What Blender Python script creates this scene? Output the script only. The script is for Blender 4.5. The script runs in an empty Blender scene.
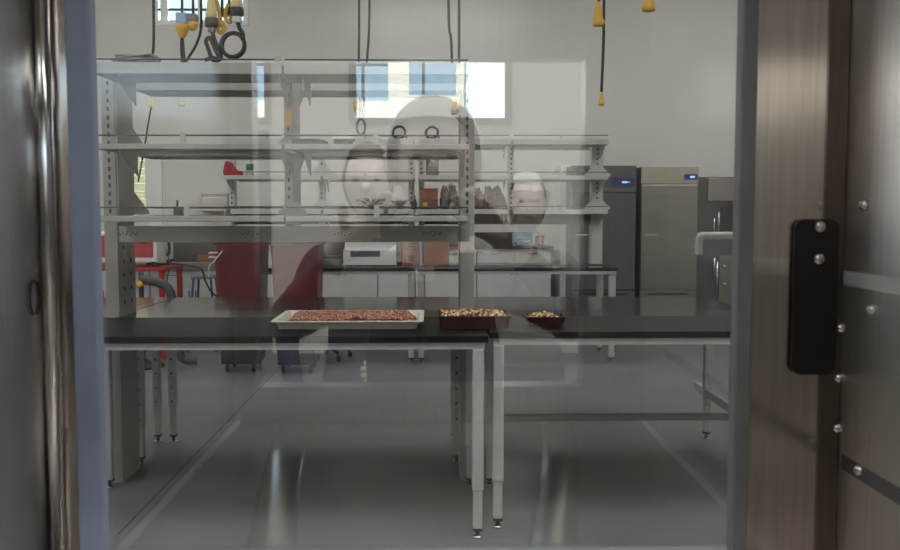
import bpy, bmesh, math, random
from mathutils import Vector, Matrix, noise
random.seed(11)
S = bpy.context.scene
COL = S.collection
PI = math.pi

# ------------------------------------------------------------------ camera
H = 1.486
F = 930.0
cam_d = bpy.data.cameras.new('camera')
cam = bpy.data.objects.new('camera', cam_d)
COL.objects.link(cam)
cam_d.sensor_width = 36.0
cam_d.lens = 36.0 * F / 900.0
cam_d.clip_start = 0.005
cam_d.clip_end = 200
cam.location = (0, 0, H)
cam.rotation_euler = (PI/2 - math.atan(65/F), 0, -math.atan(18/F))
cam_d.dof.use_dof = True
cam_d.dof.focus_distance = 6.0
cam_d.dof.aperture_fstop = 18.0
S.camera = cam
RM = cam.rotation_euler.to_matrix()

def at(px, py, Y):
    d = RM @ Vector(((px-450)/F, -(py-275)/F, -1.0))
    t = Y / d.y
    return Vector((0, 0, H)) + d*t
def xw(px, Y, py=210): return at(px, py, Y).x
def zw(py, Y, px=432): return at(px, py, Y).z

# ------------------------------------------------------------------ materials
def lin(c):
    r = []
    for v in c:
        v = v/255.0
        r.append(v/12.92 if v <= 0.04045 else ((v+0.055)/1.055)**2.4)
    return tuple(r) + (1.0,)

def mat(name, col, rough=0.5, metal=0.0, var=0.06, scale=8.0, bump=0.0, stretch=None, spec=0.5, emit=None, estr=1.0, alpha=1.0):
    m = bpy.data.materials.new(name); m.use_nodes = True
    nt = m.node_tree; b = nt.nodes['Principled BSDF']
    c = lin(col)
    b.inputs['Roughness'].default_value = rough
    b.inputs['Metallic'].default_value = metal
    b.inputs['Specular IOR Level'].default_value = spec
    if alpha < 1: b.inputs['Alpha'].default_value = alpha
    tc = nt.nodes.new('ShaderNodeTexCoord')
    mp = nt.nodes.new('ShaderNodeMapping')
    nz = nt.nodes.new('ShaderNodeTexNoise')
    nz.inputs['Scale'].default_value = scale; nz.inputs['Detail'].default_value = 4
    if stretch: mp.inputs['Scale'].default_value = stretch
    nt.links.new(tc.outputs['Object'], mp.inputs['Vector'])
    nt.links.new(mp.outputs['Vector'], nz.inputs['Vector'])
    rp = nt.nodes.new('ShaderNodeValToRGB')
    rp.color_ramp.elements[0].position = 0.3; rp.color_ramp.elements[1].position = 0.7
    rp.color_ramp.elements[0].color = tuple(v*(1-var) for v in c[:3]) + (1,)
    rp.color_ramp.elements[1].color = tuple(min(1, v*(1+var)) for v in c[:3]) + (1,)
    nt.links.new(nz.outputs['Fac'], rp.inputs['Fac'])
    nt.links.new(rp.outputs['Color'], b.inputs['Base Color'])
    if bump:
        bp = nt.nodes.new('ShaderNodeBump'); bp.inputs['Strength'].default_value = bump
        bp.inputs['Distance'].default_value = 0.01
        nt.links.new(nz.outputs['Fac'], bp.inputs['Height'])
        nt.links.new(bp.outputs['Normal'], b.inputs['Normal'])
    if emit:
        b.inputs['Emission Color'].default_value = lin(emit)
        b.inputs['Emission Strength'].default_value = estr
    return m

def glass_mat(name, r0, tint):
    m = bpy.data.materials.new(name); m.use_nodes = True
    nt = m.node_tree; nt.nodes.clear()
    out = nt.nodes.new('ShaderNodeOutputMaterial')
    mx = nt.nodes.new('ShaderNodeMixShader')
    tr = nt.nodes.new('ShaderNodeBsdfTransparent'); tr.inputs['Color'].default_value = tint + (1,)
    gl = nt.nodes.new('ShaderNodeBsdfGlossy'); gl.inputs['Roughness'].default_value = 0.0
    lw = nt.nodes.new('ShaderNodeLayerWeight'); lw.inputs['Blend'].default_value = 0.5
    pw = nt.nodes.new('ShaderNodeMath'); pw.operation = 'POWER'; pw.inputs[1].default_value = 5.0
    ma = nt.nodes.new('ShaderNodeMath'); ma.operation = 'MULTIPLY_ADD'
    ma.inputs[1].default_value = 1-r0; ma.inputs[2].default_value = r0
    nt.links.new(lw.outputs['Facing'], pw.inputs[0]); nt.links.new(pw.outputs[0], ma.inputs[0])
    nt.links.new(ma.outputs[0], mx.inputs['Fac'])
    nt.links.new(tr.outputs[0], mx.inputs[1]); nt.links.new(gl.outputs[0], mx.inputs[2])
    nt.links.new(mx.outputs[0], out.inputs['Surface'])
    return m

M = {}
M['wall']   = mat('wall_paint', (206, 205, 199), 0.9, var=0.025, scale=1.2)
M['hall_wall'] = mat('hall_wall_paint', (212, 210, 204), 0.9, var=0.03, scale=1.0)
M['ceil']   = mat('ceiling_paint', (225, 225, 220), 0.9, var=0.02)
def brushed(m, rough, aniso, t):
    nt = m.node_tree; b = nt.nodes['Principled BSDF']
    b.inputs['Roughness'].default_value = rough; b.inputs['Anisotropic'].default_value = aniso
    v = nt.nodes.new('ShaderNodeCombineXYZ')
    for i in range(3): v.inputs[i].default_value = t[i]
    nt.links.new(v.outputs[0], b.inputs['Tangent'])
M['floor']  = mat('grey_vinyl_floor', (108, 112, 112), 0.45, var=0.10, scale=1.6, bump=0.02, spec=0.22)
M['epoxy']  = mat('black_epoxy_top', (30, 27, 26), 0.13, var=0.15, scale=5, spec=0.3)
M['epoxy_matt'] = mat('matt_black_epoxy_top', (25, 22, 21), 0.45, var=0.15, scale=5, spec=0.09)
M['frame']  = mat('light_grey_enamel', (178, 180, 178), 0.42, var=0.04, scale=5)
M['rack']   = mat('grey_rack_enamel', (152, 151, 148), 0.5, var=0.05, scale=4)
M['farrack']= mat('pale_rack_enamel', (194, 194, 190), 0.5, var=0.04, scale=4)
M['beam']   = mat('dark_grey_beam', (176, 176, 172), 0.5, var=0.05, scale=4)
M['rod']    = mat('dark_steel_rod', (72, 74, 74), 0.35, 0.7)
M['slot']   = mat('slot_shadow_black', (18, 18, 18), 0.9)
M['rubber'] = mat('black_rubber', (24, 24, 25), 0.6)
M['blackp'] = mat('black_plastic', (30, 30, 32), 0.45)
M['chrome'] = mat('chrome', (200, 200, 200), 0.15, 1.0, var=0.03)
M['steel']  = mat('brushed_stainless', (204, 198, 192), 0.16, 1.0, var=0.10, scale=6, stretch=(40, 40, 1.2))
M['steel_dk'] = mat('dull_stainless', (200, 192, 184), 0.32, 1.0, var=0.12, scale=6, stretch=(30, 30, 1))
M['steel_wall'] = mat('satin_stainless', (200, 197, 194), 0.055, 1.0, var=0.08, scale=6, stretch=(1, 40, 1.2))
M['steel_rough'] = mat('brushed_panel', (206, 202, 198), 0.30, 1.0, var=0.08, scale=6, stretch=(1, 40, 1.2))
M['satin'] = mat('satin_streak_strip', (246, 236, 222), 0.17, 1.0, var=0.04)
M['fridge'] = mat('fridge_stainless', (150, 147, 142), 0.24, 1.0, var=0.10, scale=3, stretch=(1, 1, 3))
M['fridge_grey'] = mat('fridge_grey_paint', (84, 84, 85), 0.42, 0.2, var=0.04)
M['fridge_top'] = mat('fridge_header_steel', (170, 164, 150), 0.45, 0.6, var=0.05)
M['gasket'] = mat('grey_rubber_gasket', (112, 116, 120), 0.45, var=0.08, scale=20)
M['gasket_skylit'] = mat('skylit_rubber_gasket', (146, 158, 182), 0.45, var=0.08, scale=20)  # left gasket: sky light from the hall is put into this paler blue
M['dark_refl'] = mat('dark_reflection_steel', (104, 94, 88), 0.36, 0.9, var=0.1, stretch=(30, 30, 1))
M['dkplate'] = mat('dark_bronze_plate', (42, 38, 36), 0.35, 0.5)
M['cab']    = mat('white_laminate', (222, 222, 218), 0.5, var=0.02)
M['red']    = mat('red_enamel', (176, 30, 34), 0.4, var=0.06)
M['bin']    = mat('maroon_plastic', (96, 16, 26), 0.42, var=0.08, scale=4)
M['white']  = mat('white_plastic', (226, 226, 222), 0.45, var=0.02)
M['greyp']  = mat('grey_plastic', (128, 128, 126), 0.5, var=0.04)
M['dgrey']  = mat('dark_grey_plastic', (72, 72, 72), 0.5, var=0.06)
M['tray']   = mat('cream_tray_plastic', (214, 210, 196), 0.4, var=0.03)
M['dtray']  = mat('dark_maroon_tray', (58, 24, 26), 0.35, var=0.08)
M['seedA']  = mat('seed_red_brown', (160, 102, 80), 0.7, var=0.25, scale=90)
M['seedB']  = mat('seed_pink_tan', (198, 150, 124), 0.7, var=0.2, scale=90)
M['seedC']  = mat('seed_dark_brown', (98, 56, 46), 0.7, var=0.25, scale=90)
M['nutA']   = mat('nut_tan', (226, 196, 148), 0.7, var=0.2, scale=60)
M['nutB']   = mat('nut_brown', (140, 102, 68), 0.7, var=0.25, scale=60)
M['nutC']   = mat('nut_dark', (74, 50, 38), 0.7, var=0.2, scale=60)
M['card']   = mat('brown_cardboard', (136, 92, 66), 0.85, var=0.07, scale=10)
M['yellow'] = mat('yellow_rubber', (222, 178, 62), 0.5, var=0.08, scale=12)
M['cream']  = mat('pale_yellow_rubber', (226, 212, 150), 0.5, var=0.06)
M['cord']   = mat('black_cord', (32, 33, 33), 0.5)
M['gcord']  = mat('grey_cord', (112, 116, 124), 0.5)
M['bcord']  = mat('navy_cord', (40, 44, 78), 0.5)
M['bluep']  = mat('light_blue_plastic', (150, 186, 214), 0.45, var=0.05)
M['blue']   = mat('blue_enamel', (44, 74, 124), 0.4)
M['bluebox']= mat('pale_blue_box', (116, 164, 186), 0.6, var=0.05)
M['green']  = mat('green_label', (46, 128, 92), 0.6)
M['bag']    = mat('smoky_plastic_bag', (112, 102, 100), 0.35, var=0.4, scale=22, bump=0.6)
M['bag2']   = mat('brown_plastic_bag', (104, 84, 82), 0.35, var=0.45, scale=22, bump=0.6)
M['plant']  = mat('dried_plant', (150, 138, 112), 0.8, var=0.2)
M['hose']   = mat('grey_corrugated_hose', (70, 70, 70), 0.5)
M['screen'] = mat('blue_lit_screen', (12, 20, 60), 0.3, emit=(30, 60, 200), estr=0.2)
M['glyph']  = mat('lit_digits', (190, 210, 255), 0.5, emit=(150, 180, 255), estr=1.0)
M['screen2'] = mat('dark_blue_screen', (16, 30, 52), 0.3, emit=(24, 48, 84), estr=0.5)
M['blind']  = mat('tan_siding_slat', (150, 136, 110), 0.8, var=0.06)
M['facade'] = mat('cream_facade', (226, 216, 196), 0.9, var=0.03, scale=0.4)
M['facade_w'] = mat('white_facade', (246, 246, 246), 0.9, var=0.01)
M['mull']   = mat('dark_mullion', (52, 58, 66), 0.5)
M['skin']   = mat('skin', (216, 202, 192), 0.6, var=0.05, scale=20)
M['hairb']  = mat('dark_hair', (46, 36, 30), 0.6, var=0.2, scale=40)
M['hairw']  = mat('white_hair', (222, 220, 214), 0.6, var=0.1, scale=40)
M['navy']   = mat('navy_shirt', (44, 48, 70), 0.85, var=0.08, scale=12)
M['greyshirt'] = mat('grey_shirt', (62, 60, 60), 0.85, var=0.08, scale=12)
M['pale']   = mat('grey_blouse', (132, 128, 124), 0.85, var=0.06, scale=12)
M['trouser']= mat('dark_trousers', (62, 60, 60), 0.85, var=0.08, scale=12)
M['shoe']   = mat('black_shoes', (24, 22, 22), 0.5)
M['eye']    = mat('eye_dark', (40, 30, 26), 0.3)
M['lip']    = mat('lips', (164, 98, 90), 0.5)
M['pane']   = glass_mat('hatch_glass', 0.115, (0.985, 0.985, 0.985))
M['tintglass'] = glass_mat('tinted_window_glass', 0.04, (.72, .78, .74))
M['winglass'] = glass_mat('window_glass', 0.04, (0.97, 0.98, 0.98))
M['skypane'] = mat('blue_mirror_glass', (232, 242, 246), 0.03, 1.0, var=0.02)

brushed(M['steel_wall'], .21, .95, (0, 1, 0))
brushed(M['steel_rough'], .32, .92, (0, 1, 0))
brushed(M['steel'], .15, .85, (1, 0, 0))
# ------------------------------------------------------------------ mesh helper
class MB:
    def __init__(self):
        self.bm = bmesh.new(); self.mi = 0
    def m(self, i): self.mi = i; return self
    def _add(self, vs, fs, smooth=False):
        bv = [self.bm.verts.new(v) for v in vs]
        out = []
        for f in fs:
            try:
                fc = self.bm.faces.new([bv[i] for i in f]); fc.material_index = self.mi; fc.smooth = smooth
                out.append(fc)
            except ValueError: pass
        return bv, out
    def box(self, x0, x1, y0, y1, z0, z1, bev=0.0):
        if x0 > x1: x0, x1 = x1, x0
        if y0 > y1: y0, y1 = y1, y0
        if z0 > z1: z0, z1 = z1, z0
        vs = [(x0,y0,z0),(x1,y0,z0),(x1,y1,z0),(x0,y1,z0),(x0,y0,z1),(x1,y0,z1),(x1,y1,z1),(x0,y1,z1)]
        fs = [(3,2,1,0),(4,5,6,7),(0,1,5,4),(1,2,6,5),(2,3,7,6),(3,0,4,7)]
        bv, fc = self._add(vs, fs)
        if bev > 0:
            es = set()
            for f in fc: es.update(f.edges)
            bmesh.ops.bevel(self.bm, geom=list(es), offset=bev, segments=2, affect='EDGES', profile=0.5, material=-1)
        return self
    def prism(self, poly, axis, a, b):
        """poly in the two other axes (cyclic order), extruded from a to b"""
        n = len(poly)
        def P(p, t):
            if axis == 'x': return (t, p[0], p[1])
            if axis == 'y': return (p[0], t, p[1])
            return (p[0], p[1], t)
        vs = [P(p, a) for p in poly] + [P(p, b) for p in poly]
        fs = [tuple(range(n)), tuple(range(2*n-1, n-1, -1))]
        for i in range(n):
            j = (i+1) % n
            fs.append((j, i, n+i, n+j))
        bv, fc = self._add(vs, fs)
        bmesh.ops.recalc_face_normals(self.bm, faces=fc)
        return self
    def tube(self, pts, r, seg=10, cap=True, radii=None):
        pts = [Vector(p) for p in pts]
        n = len(pts)
        rings = []
        up = None
        for i, p in enumerate(pts):
            t = (pts[min(i+1, n-1)] - pts[max(i-1, 0)])
            if t.length < 1e-9: t = Vector((0,0,1))
            t.normalize()
            if up is None:
                a = Vector((1,0,0)) if abs(t.x) < 0.8 else Vector((0,1,0))
                up = t.cross(a).normalized()
            up = (up - t*up.dot(t))
            if up.length < 1e-6: up = t.orthogonal()
            up.normalize()
            v = t.cross(up)
            rr = radii[i] if radii else r
            rings.append([p + (up*math.cos(2*PI*k/seg) + v*math.sin(2*PI*k/seg))*rr for k in range(seg)])
        vs = [q for ring in rings for q in ring]
        fs = []
        for i in range(n-1):
            for k in range(seg):
                k2 = (k+1) % seg
                fs.append((i*seg+k, i*seg+k2, (i+1)*seg+k2, (i+1)*seg+k))
        if cap:
            fs.append(tuple(range(seg-1, -1, -1)))
            fs.append(tuple(range((n-1)*seg, n*seg)))
        bv, fc = self._add(vs, fs, True)
        bmesh.ops.recalc_face_normals(self.bm, faces=fc)
        for f in fc:
            if len(f.verts) > 4: f.smooth = False
        return self
    def cyl(self, p0, p1, r, seg=16, r2=None):
        return self.tube([p0, p1], r, seg, True, [r, r if r2 is None else r2])
    def lathe(self, prof, seg=20, c=(0,0,0), axis='z'):
        """prof list of (r, h)"""
        pts = [(0,0,0)]
        n = len(prof); vs = []
        for (r, h) in prof:
            for k in range(seg):
                a = 2*PI*k/seg
                u, v = r*math.cos(a), r*math.sin(a)
                if axis == 'z': q = (c[0]+u, c[1]+v, c[2]+h)
                elif axis == 'y': q = (c[0]+u, c[1]+h, c[2]+v)
                else: q = (c[0]+h, c[1]+u, c[2]+v)
                vs.append(q)
        fs = []
        for i in range(n-1):
            for k in range(seg):
                k2 = (k+1) % seg
                fs.append((i*seg+k, i*seg+k2, (i+1)*seg+k2, (i+1)*seg+k))
        fs.append(tuple(range(seg-1, -1, -1))); fs.append(tuple(range((n-1)*seg, n*seg)))
        bv, fc = self._add(vs, fs, True)
        bmesh.ops.recalc_face_normals(self.bm, faces=fc)
        return self
    def ball(self, c, rx, ry=None, rz=None, u=16, v=10):
        ry = rx if ry is None else ry; rz = rx if rz is None else rz
        r = bmesh.ops.create_uvsphere(self.bm, u_segments=u, v_segments=v, radius=1.0)
        bmesh.ops.scale(self.bm, vec=(rx, ry, rz), verts=r['verts'])
        bmesh.ops.translate(self.bm, vec=c, verts=r['verts'])
        fs = set()
        for vv in r['verts']: fs.update(vv.link_faces)
        for f in fs: f.smooth = True; f.material_index = self.mi
        return self
    def build(self, name, mats, parent=None, loc=None):
        me = bpy.data.meshes.new(name)
        self.bm.to_mesh(me); self.bm.free()
        if not isinstance(mats, (list, tuple)): mats = [mats]
        for mm in mats: me.materials.append(mm)
        o = bpy.data.objects.new(name, me); COL.objects.link(o)
        if loc is not None: o.location = loc
        if parent is not None: o.parent = parent
        return o

def thing(name, label, cat, loc=(0,0,0), rz=0, group=None):
    o = bpy.data.objects.new(name, None); COL.objects.link(o)
    o.empty_display_size = 0.1
    o.location = loc; o.rotation_euler = (0, 0, rz)
    o['label'] = label; o['category'] = cat
    if group: o['group'] = group
    return o
def tag(o, label, cat, group=None, kind=None):
    o['label'] = label; o['category'] = cat
    if group: o['group'] = group
    if kind: o['kind'] = kind
    return o
def struct(o):
    o['kind'] = 'structure'; return o
def box(name, m, parent, *a, bev=0.0):
    return MB().box(*a, bev=bev).build(name, m, parent)
def kids(o): return [c for c in bpy.data.objects if c.parent == o]
def dup(root, loc, rz=0.0, label=None, group=None):
    r = root.copy(); COL.objects.link(r); r.location = loc; r.rotation_euler = (0,0,rz)
    if label: r['label'] = label
    if group: r['group'] = group
    def rec(src, dst):
        for ch in kids(src):
            c = ch.copy(); COL.objects.link(c); c.parent = dst
            rec(ch, c)
    rec(root, r)
    return r
def smooth_path(pts, n=8):
    pts = [Vector(p) for p in pts]
    out = []
    for i in range(len(pts)-1):
        p0 = pts[max(i-1,0)]; p1 = pts[i]; p2 = pts[i+1]; p3 = pts[min(i+2, len(pts)-1)]
        for k in range(n):
            t = k/n
            out.append(0.5*((2*p1)+(-p0+p2)*t+(2*p0-5*p1+4*p2-p3)*t*t+(-p0+3*p1-3*p2+p3)*t**3))
    out.append(pts[-1]); return out

# ------------------------------------------------------------------ setting
LX0, LX1, LY1, CZ = -7.0, 6.0, 12.6, 5.2
HY = -8.0
D = 0.80                       # plane of the hatch glass
struct(box('floor', M['floor'], None, LX0-.1, LX1+.1, HY-.1, LY1+.1, -0.1, 0.0))
struct(box('ceiling', M['ceil'], None, LX0-.1, LX1+.1, HY-.1, LY1+.1, CZ, CZ+.1))
struct(box('wall_left', M['wall'], None, LX0-.1, LX0, HY-.1, LY1+.1, 0, CZ))
struct(box('wall_right', M['wall'], None, LX1, LX1+.1, HY-.1, LY1+.1, 0, CZ))

struct(box('trim_2', M['rubber'], None, -1.445, -1.437, 4.2, 9.0, .0004, .0012))
def wall_holes(name, m, y0, y1, holes, x0=LX0, x1=LX1, z0=0.0, z1=CZ):
    """a wall in the XZ plane with rectangular openings"""
    b = MB()
    xs = sorted(set([x0, x1] + [h[0] for h in holes] + [h[1] for h in holes]))
    zs = sorted(set([z0, z1] + [h[2] for h in holes] + [h[3] for h in holes]))
    for i in range(len(xs)-1):
        for j in range(len(zs)-1):
            cx, cz = (xs[i]+xs[i+1])/2, (zs[j]+zs[j+1])/2
            if any(h[0] < cx < h[1] and h[2] < cz < h[3] for h in holes): continue
            b.box(xs[i], xs[i+1], y0, y1, zs[j], zs[j+1])
    return struct(b.build(name, m))

# window geometry
CW = (xw(157, LY1), xw(251, LY1), zw(26, LY1), 4.95)       # lab clerestory
BWn = (-4.35, xw(150, LY1), 1.35, zw(150, LY1))            # low window far left
wall_holes('wall_back', M['wall'], LY1, LY1+.1, [CW, BWn])

def window(name, hole, y0, y1, fm, fr, bars_x=(), bars_z=(), pane=True, proud=0.015):
    x0, x1, z0, z1 = hole
    b = MB()
    b.box(x0, x0+fr, y0-proud, y1+proud, z0, z1).box(x1-fr, x1, y0-proud, y1+proud, z0, z1)
    b.box(x0+fr, x1-fr, y0-proud, y1+proud, z0, z0+fr).box(x0+fr, x1-fr, y0-proud, y1+proud, z1-fr, z1)
    fo = struct(b.build(name, fm))
    ym = (y0+y1)/2
    for (bx, w) in bars_x: box('mullion', fm, fo, bx-w/2, bx+w/2, ym-.03, ym+.03, z0+fr, z1-fr)
    for (bz, w) in bars_z: box('transom_bar', M['mull'], fo, x0+fr, x1-fr, ym-.02, ym+.02, bz-w/2, bz+w/2)
    if pane: box('glass_pane', M['tintglass'] if name in ('window_1', 'window_2') else M['winglass'], fo, x0+fr*.9, x1-fr*.9, ym-.003, ym+.003, z0+fr*.9, z1-fr*.9)
    return fo
window('window_1', CW, LY1, LY1+.1, M['cab'], 0.06, [(xw(168, LY1), .10), (xw(203, LY1), .05)], [(zw(10, LY1), .03)])
w2 = window('window_2', BWn, LY1, LY1+.1, M['cab'], 0.05)
box('casing', M['cab'], w2, xw(150, LY1), xw(163, LY1), LY1-.04, LY1-.002, 0.9, zw(150, LY1))
# siding of the building outside that low window
b = MB()
for k in range(26): b.prism([(13.62, k*.11), (13.62, k*.11+.105), (13.66, k*.11+.105), (13.60, k*.11)], 'x', -6.0, -2.6)
sd = b.build('siding_wall', M['blind'])
tag(sd, 'tan horizontal siding of a building outside the low window behind the left rack', 'wall')

# partition between hall and lab: near face and lab face
HOLE = (-0.293, 0.252, H-0.295, H+0.248)
GH = (xw(98, D), xw(735.5, D), H-0.300, H+0.252)
wall_holes('wall_front', M['wall'], D+.05, D+.11, [(GH[0]-.16, GH[1]+.16, GH[2]-.14, GH[3]+.16)])
wall_holes('wall_hall', M['hall_wall'], 0.020, 0.056, [(HOLE[0]-.02, HOLE[1]+.02, HOLE[2]-.02, HOLE[3]+.02)])

# ------------------------------------------------------------------ pass-through chamber
CX0, CX1 = xw(46, D), xw(843, D)
CB, CT = H-0.356, H+0.40
ch = thing('pass_through_chamber', 'stainless steel pass-through chamber lining in the foreground, its walls at both picture edges', 'chamber', (0, 0, CB))
def zl(z): return z-CB
sw = box('side_panel', M['steel_wall'], ch, CX0-.02, CX0, .06, D+.03, 0, zl(CT))
sr = box('side_panel', M['steel_rough'], ch, CX1, CX1+.02, .06, D+.03, 0, zl(CT))
box('floor_panel', M['steel_dk'], ch, CX0, CX1, .06, D+.03, -.02, 0)
box('roof_panel', M['steel_dk'], ch, CX0, CX1, .06, D+.03, zl(CT), zl(CT)+.02)
# near lining plate with the opening
b = MB()
b.box(CX0, HOLE[0], .058, .068, 0, zl(CT)).box(HOLE[1], CX1, .058, .068, 0, zl(CT))
b.box(HOLE[0], HOLE[1], .058, .068, 0, zl(HOLE[2])).box(HOLE[0], HOLE[1], .058, .068, zl(HOLE[3]), zl(CT))
b.box(HOLE[0]-.019, HOLE[0], .018, .058, zl(HOLE[2])-.019, zl(HOLE[3])+.019).box(HOLE[1], HOLE[1]+.019, .018, .058, zl(HOLE[2])-.019, zl(HOLE[3])+.019)
b.box(HOLE[0], HOLE[1], .018, .058, zl(HOLE[2])-.019, zl(HOLE[2])).box(HOLE[0], HOLE[1], .018, .058, zl(HOLE[3]), zl(HOLE[3])+.019)
b.build('front_lining', M['steel_dk'], ch)
# rivets on the right panel
for (px, py) in ((880, 310), (846, 328), (845, 378), (842.8, 428), (872, 470), (869, 205)):
    Y = CX1*F/(px-432) if px > 843 else D
    p = at(px, py, min(CX1*F/(px-432), D-.004))
    MB().lathe([(.0048, .001), (.0048, -.0015), (.0040, -.0040), (.0022, -.0058), (.0006, -.0062)], 14, (CX1, p.y, zl(p.z)), 'x').build('rivet', M['chrome'], sr)
for (nm, za, zb_, th, mm) in (('ridge', -.064, -.052, .003, 'frame'), ('groove', -.224, -.211, .0006, 'dgrey')):
    box(nm, M[mm], sr, CX1-th, CX1+.001, .20, D-.012, zl(H+za), zl(H+zb_))
# corner bead at the left edge, added floor strips shaped to catch window light as streaks
b = MB(); b.tube([(CX0+.006, D-.012, 0), (CX0+.006, D-.012, zl(CT))], .0065, 14)
b.build('corner_bead', M['chrome'], ch)
for bxx in (CX0+.005, CX1-.005):
    b = MB(); b.tube([(bxx, .075, .004), (bxx, D-.02, .004)], .005, 10); b.build('corner_bead', M['white'], ch)
for pts in ([(-.222, .09, .006), (-.215, .22, .006), (-.196, .42, .006), (-.168, .66, .006), (-.160, .74, .006)],
            [(.205, .09, .006), (.188, .25, .006), (.160, .45, .006), (.128, .64, .006), (.116, .74, .006)]):
    b = MB(); pp = smooth_path(pts, 6); nn = 11; vs = []; fs = []
    for q in pp:
        for j in range(nn):
            u = -1+2*j/(nn-1); vs.append((q.x+.027*u, q.y, .0045+.0023*(1-u*u)))
        vs += [(q.x+.027, q.y, 0.0003), (q.x-.027, q.y, 0.0003)]
    rw = nn+2
    for i in range(len(pp)-1):
        for j in range(rw):
            j2 = (j+1) % rw
            fs.append((i*rw+j, i*rw+j2, (i+1)*rw+j2, (i+1)*rw+j))
    fs.append(tuple(range(rw-1, -1, -1))); fs.append(tuple(range((len(pp)-1)*rw, len(pp)*rw)))
    bv, fc = b._add(vs, fs, True); bmesh.ops.recalc_face_normals(b.bm, faces=fc)
    b.build('streak_strip', M['satin'], ch)
# small badge on the left panel
p = at(3, 297, .775)
b = MB()
ring = [(.0+.010*math.cos(a)*1.0, .014*math.sin(a)) for a in [2*PI*k/24 for k in range(24)]]
yb, zb = .770, zl(p.z)
b.tube([(CX0+.0012, yb+u, zb+v) for (u, v) in ring+ring[:1]], .0008, 6)
b.build('badge_outline', M['dkplate'], sw)

# hatch door with the glass
dr = thing('hatch_door', 'grey gasketed glass hatch door that the whole laboratory is seen through', 'door', (0, D, CB))
gx0, gx1 = GH[0], GH[1]
g0, g1 = xw(73, D), xw(752, D)
b = MB()   # stainless frame leaf
b.box(CX0+.001, g0, -.004, .010, .002, zl(CT)-.002).box(g1, CX1-.001, -.004, .010, .002, zl(CT)-.002)
b.box(g0, g1, -.004, .010, .002, zl(GH[2])-.018).box(g0, g1, -.004, .010, zl(GH[3])+.018, zl(CT)-.002)
b.build('door_leaf', M['steel'], dr)
b = MB()
z0, z1 = zl(GH[2]), zl(GH[3])
box('gasket', M['gasket_skylit'], dr, g0, gx0, -.008, .008, z0-.018, z1+.018, bev=.002)
b.box(gx1, g1, -.008, .008, z0-.018, z1+.018, bev=.002)
b.box(gx0, gx1, -.008, .008, z0-.018, z0).box(gx0, gx1, -.008, .008, z1, z1+.018)
b.build('gasket', M['gasket'], dr)
box('glass_pane', M['pane'], dr, gx0-.002, gx1+.002, 0.0, .006, z0-.002, z1+.002)
box('dark_reflection_strip', M['dark_refl'], dr, xw(822, D), CX1-.0012, -.0062, -.0041, .004, zl(CT)-.004)  # dark reflection at the leaf's right edge, put in as a dark strip
# latch plate with two bolts
px0, px1 = xw(791, D), xw(835, D)
pz0, pz1 = zl(zw(374, D)), zl(zw(219, D))
r = .008
poly = []
for (cx, cz, a0) in ((px1-r, pz1-r, 0), (px0+r, pz1-r, 90), (px0+r, pz0+r, 180), (px1-r, pz0+r, 270)):
    for k in range(5):
        a = math.radians(a0+k*22.5); poly.append((cx+r*math.cos(a), cz+r*math.sin(a)))
lp = MB().prism(poly, 'y', -.010, -.0063).build('latch_plate', M['dkplate'], dr)
for (px, py) in ((820, 227), (819, 259)):
    q = at(px, py, D-.012)
    MB().lathe([(.0052, 0), (.0052, -.003), (.0035, -.005), (.001, -.0055)], 16, (q.x, -.010, zl(q.z)), 'y').build('bolt', M['chrome'], lp)
# pull handle on the laboratory side, right of the glass
hx0, hx1 = xw(697, 1.0), xw(745, 1.0)
hz = zw(236, 1.0)
b = MB()
b.tube(smooth_path([(hx1+.02, .045, zl(hz)), (hx1+.02, .2, zl(hz)), (hx0+.012, .202, zl(hz)), (hx0+.005, .2, zl(hz)-.001), (hx0+.003, .2, zl(hz)-.007), (hx0+.003, .2, zl(hz)-.020)], 6), .0040, 10)
b.build('lever_handle', M['frame'], dr)

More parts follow.
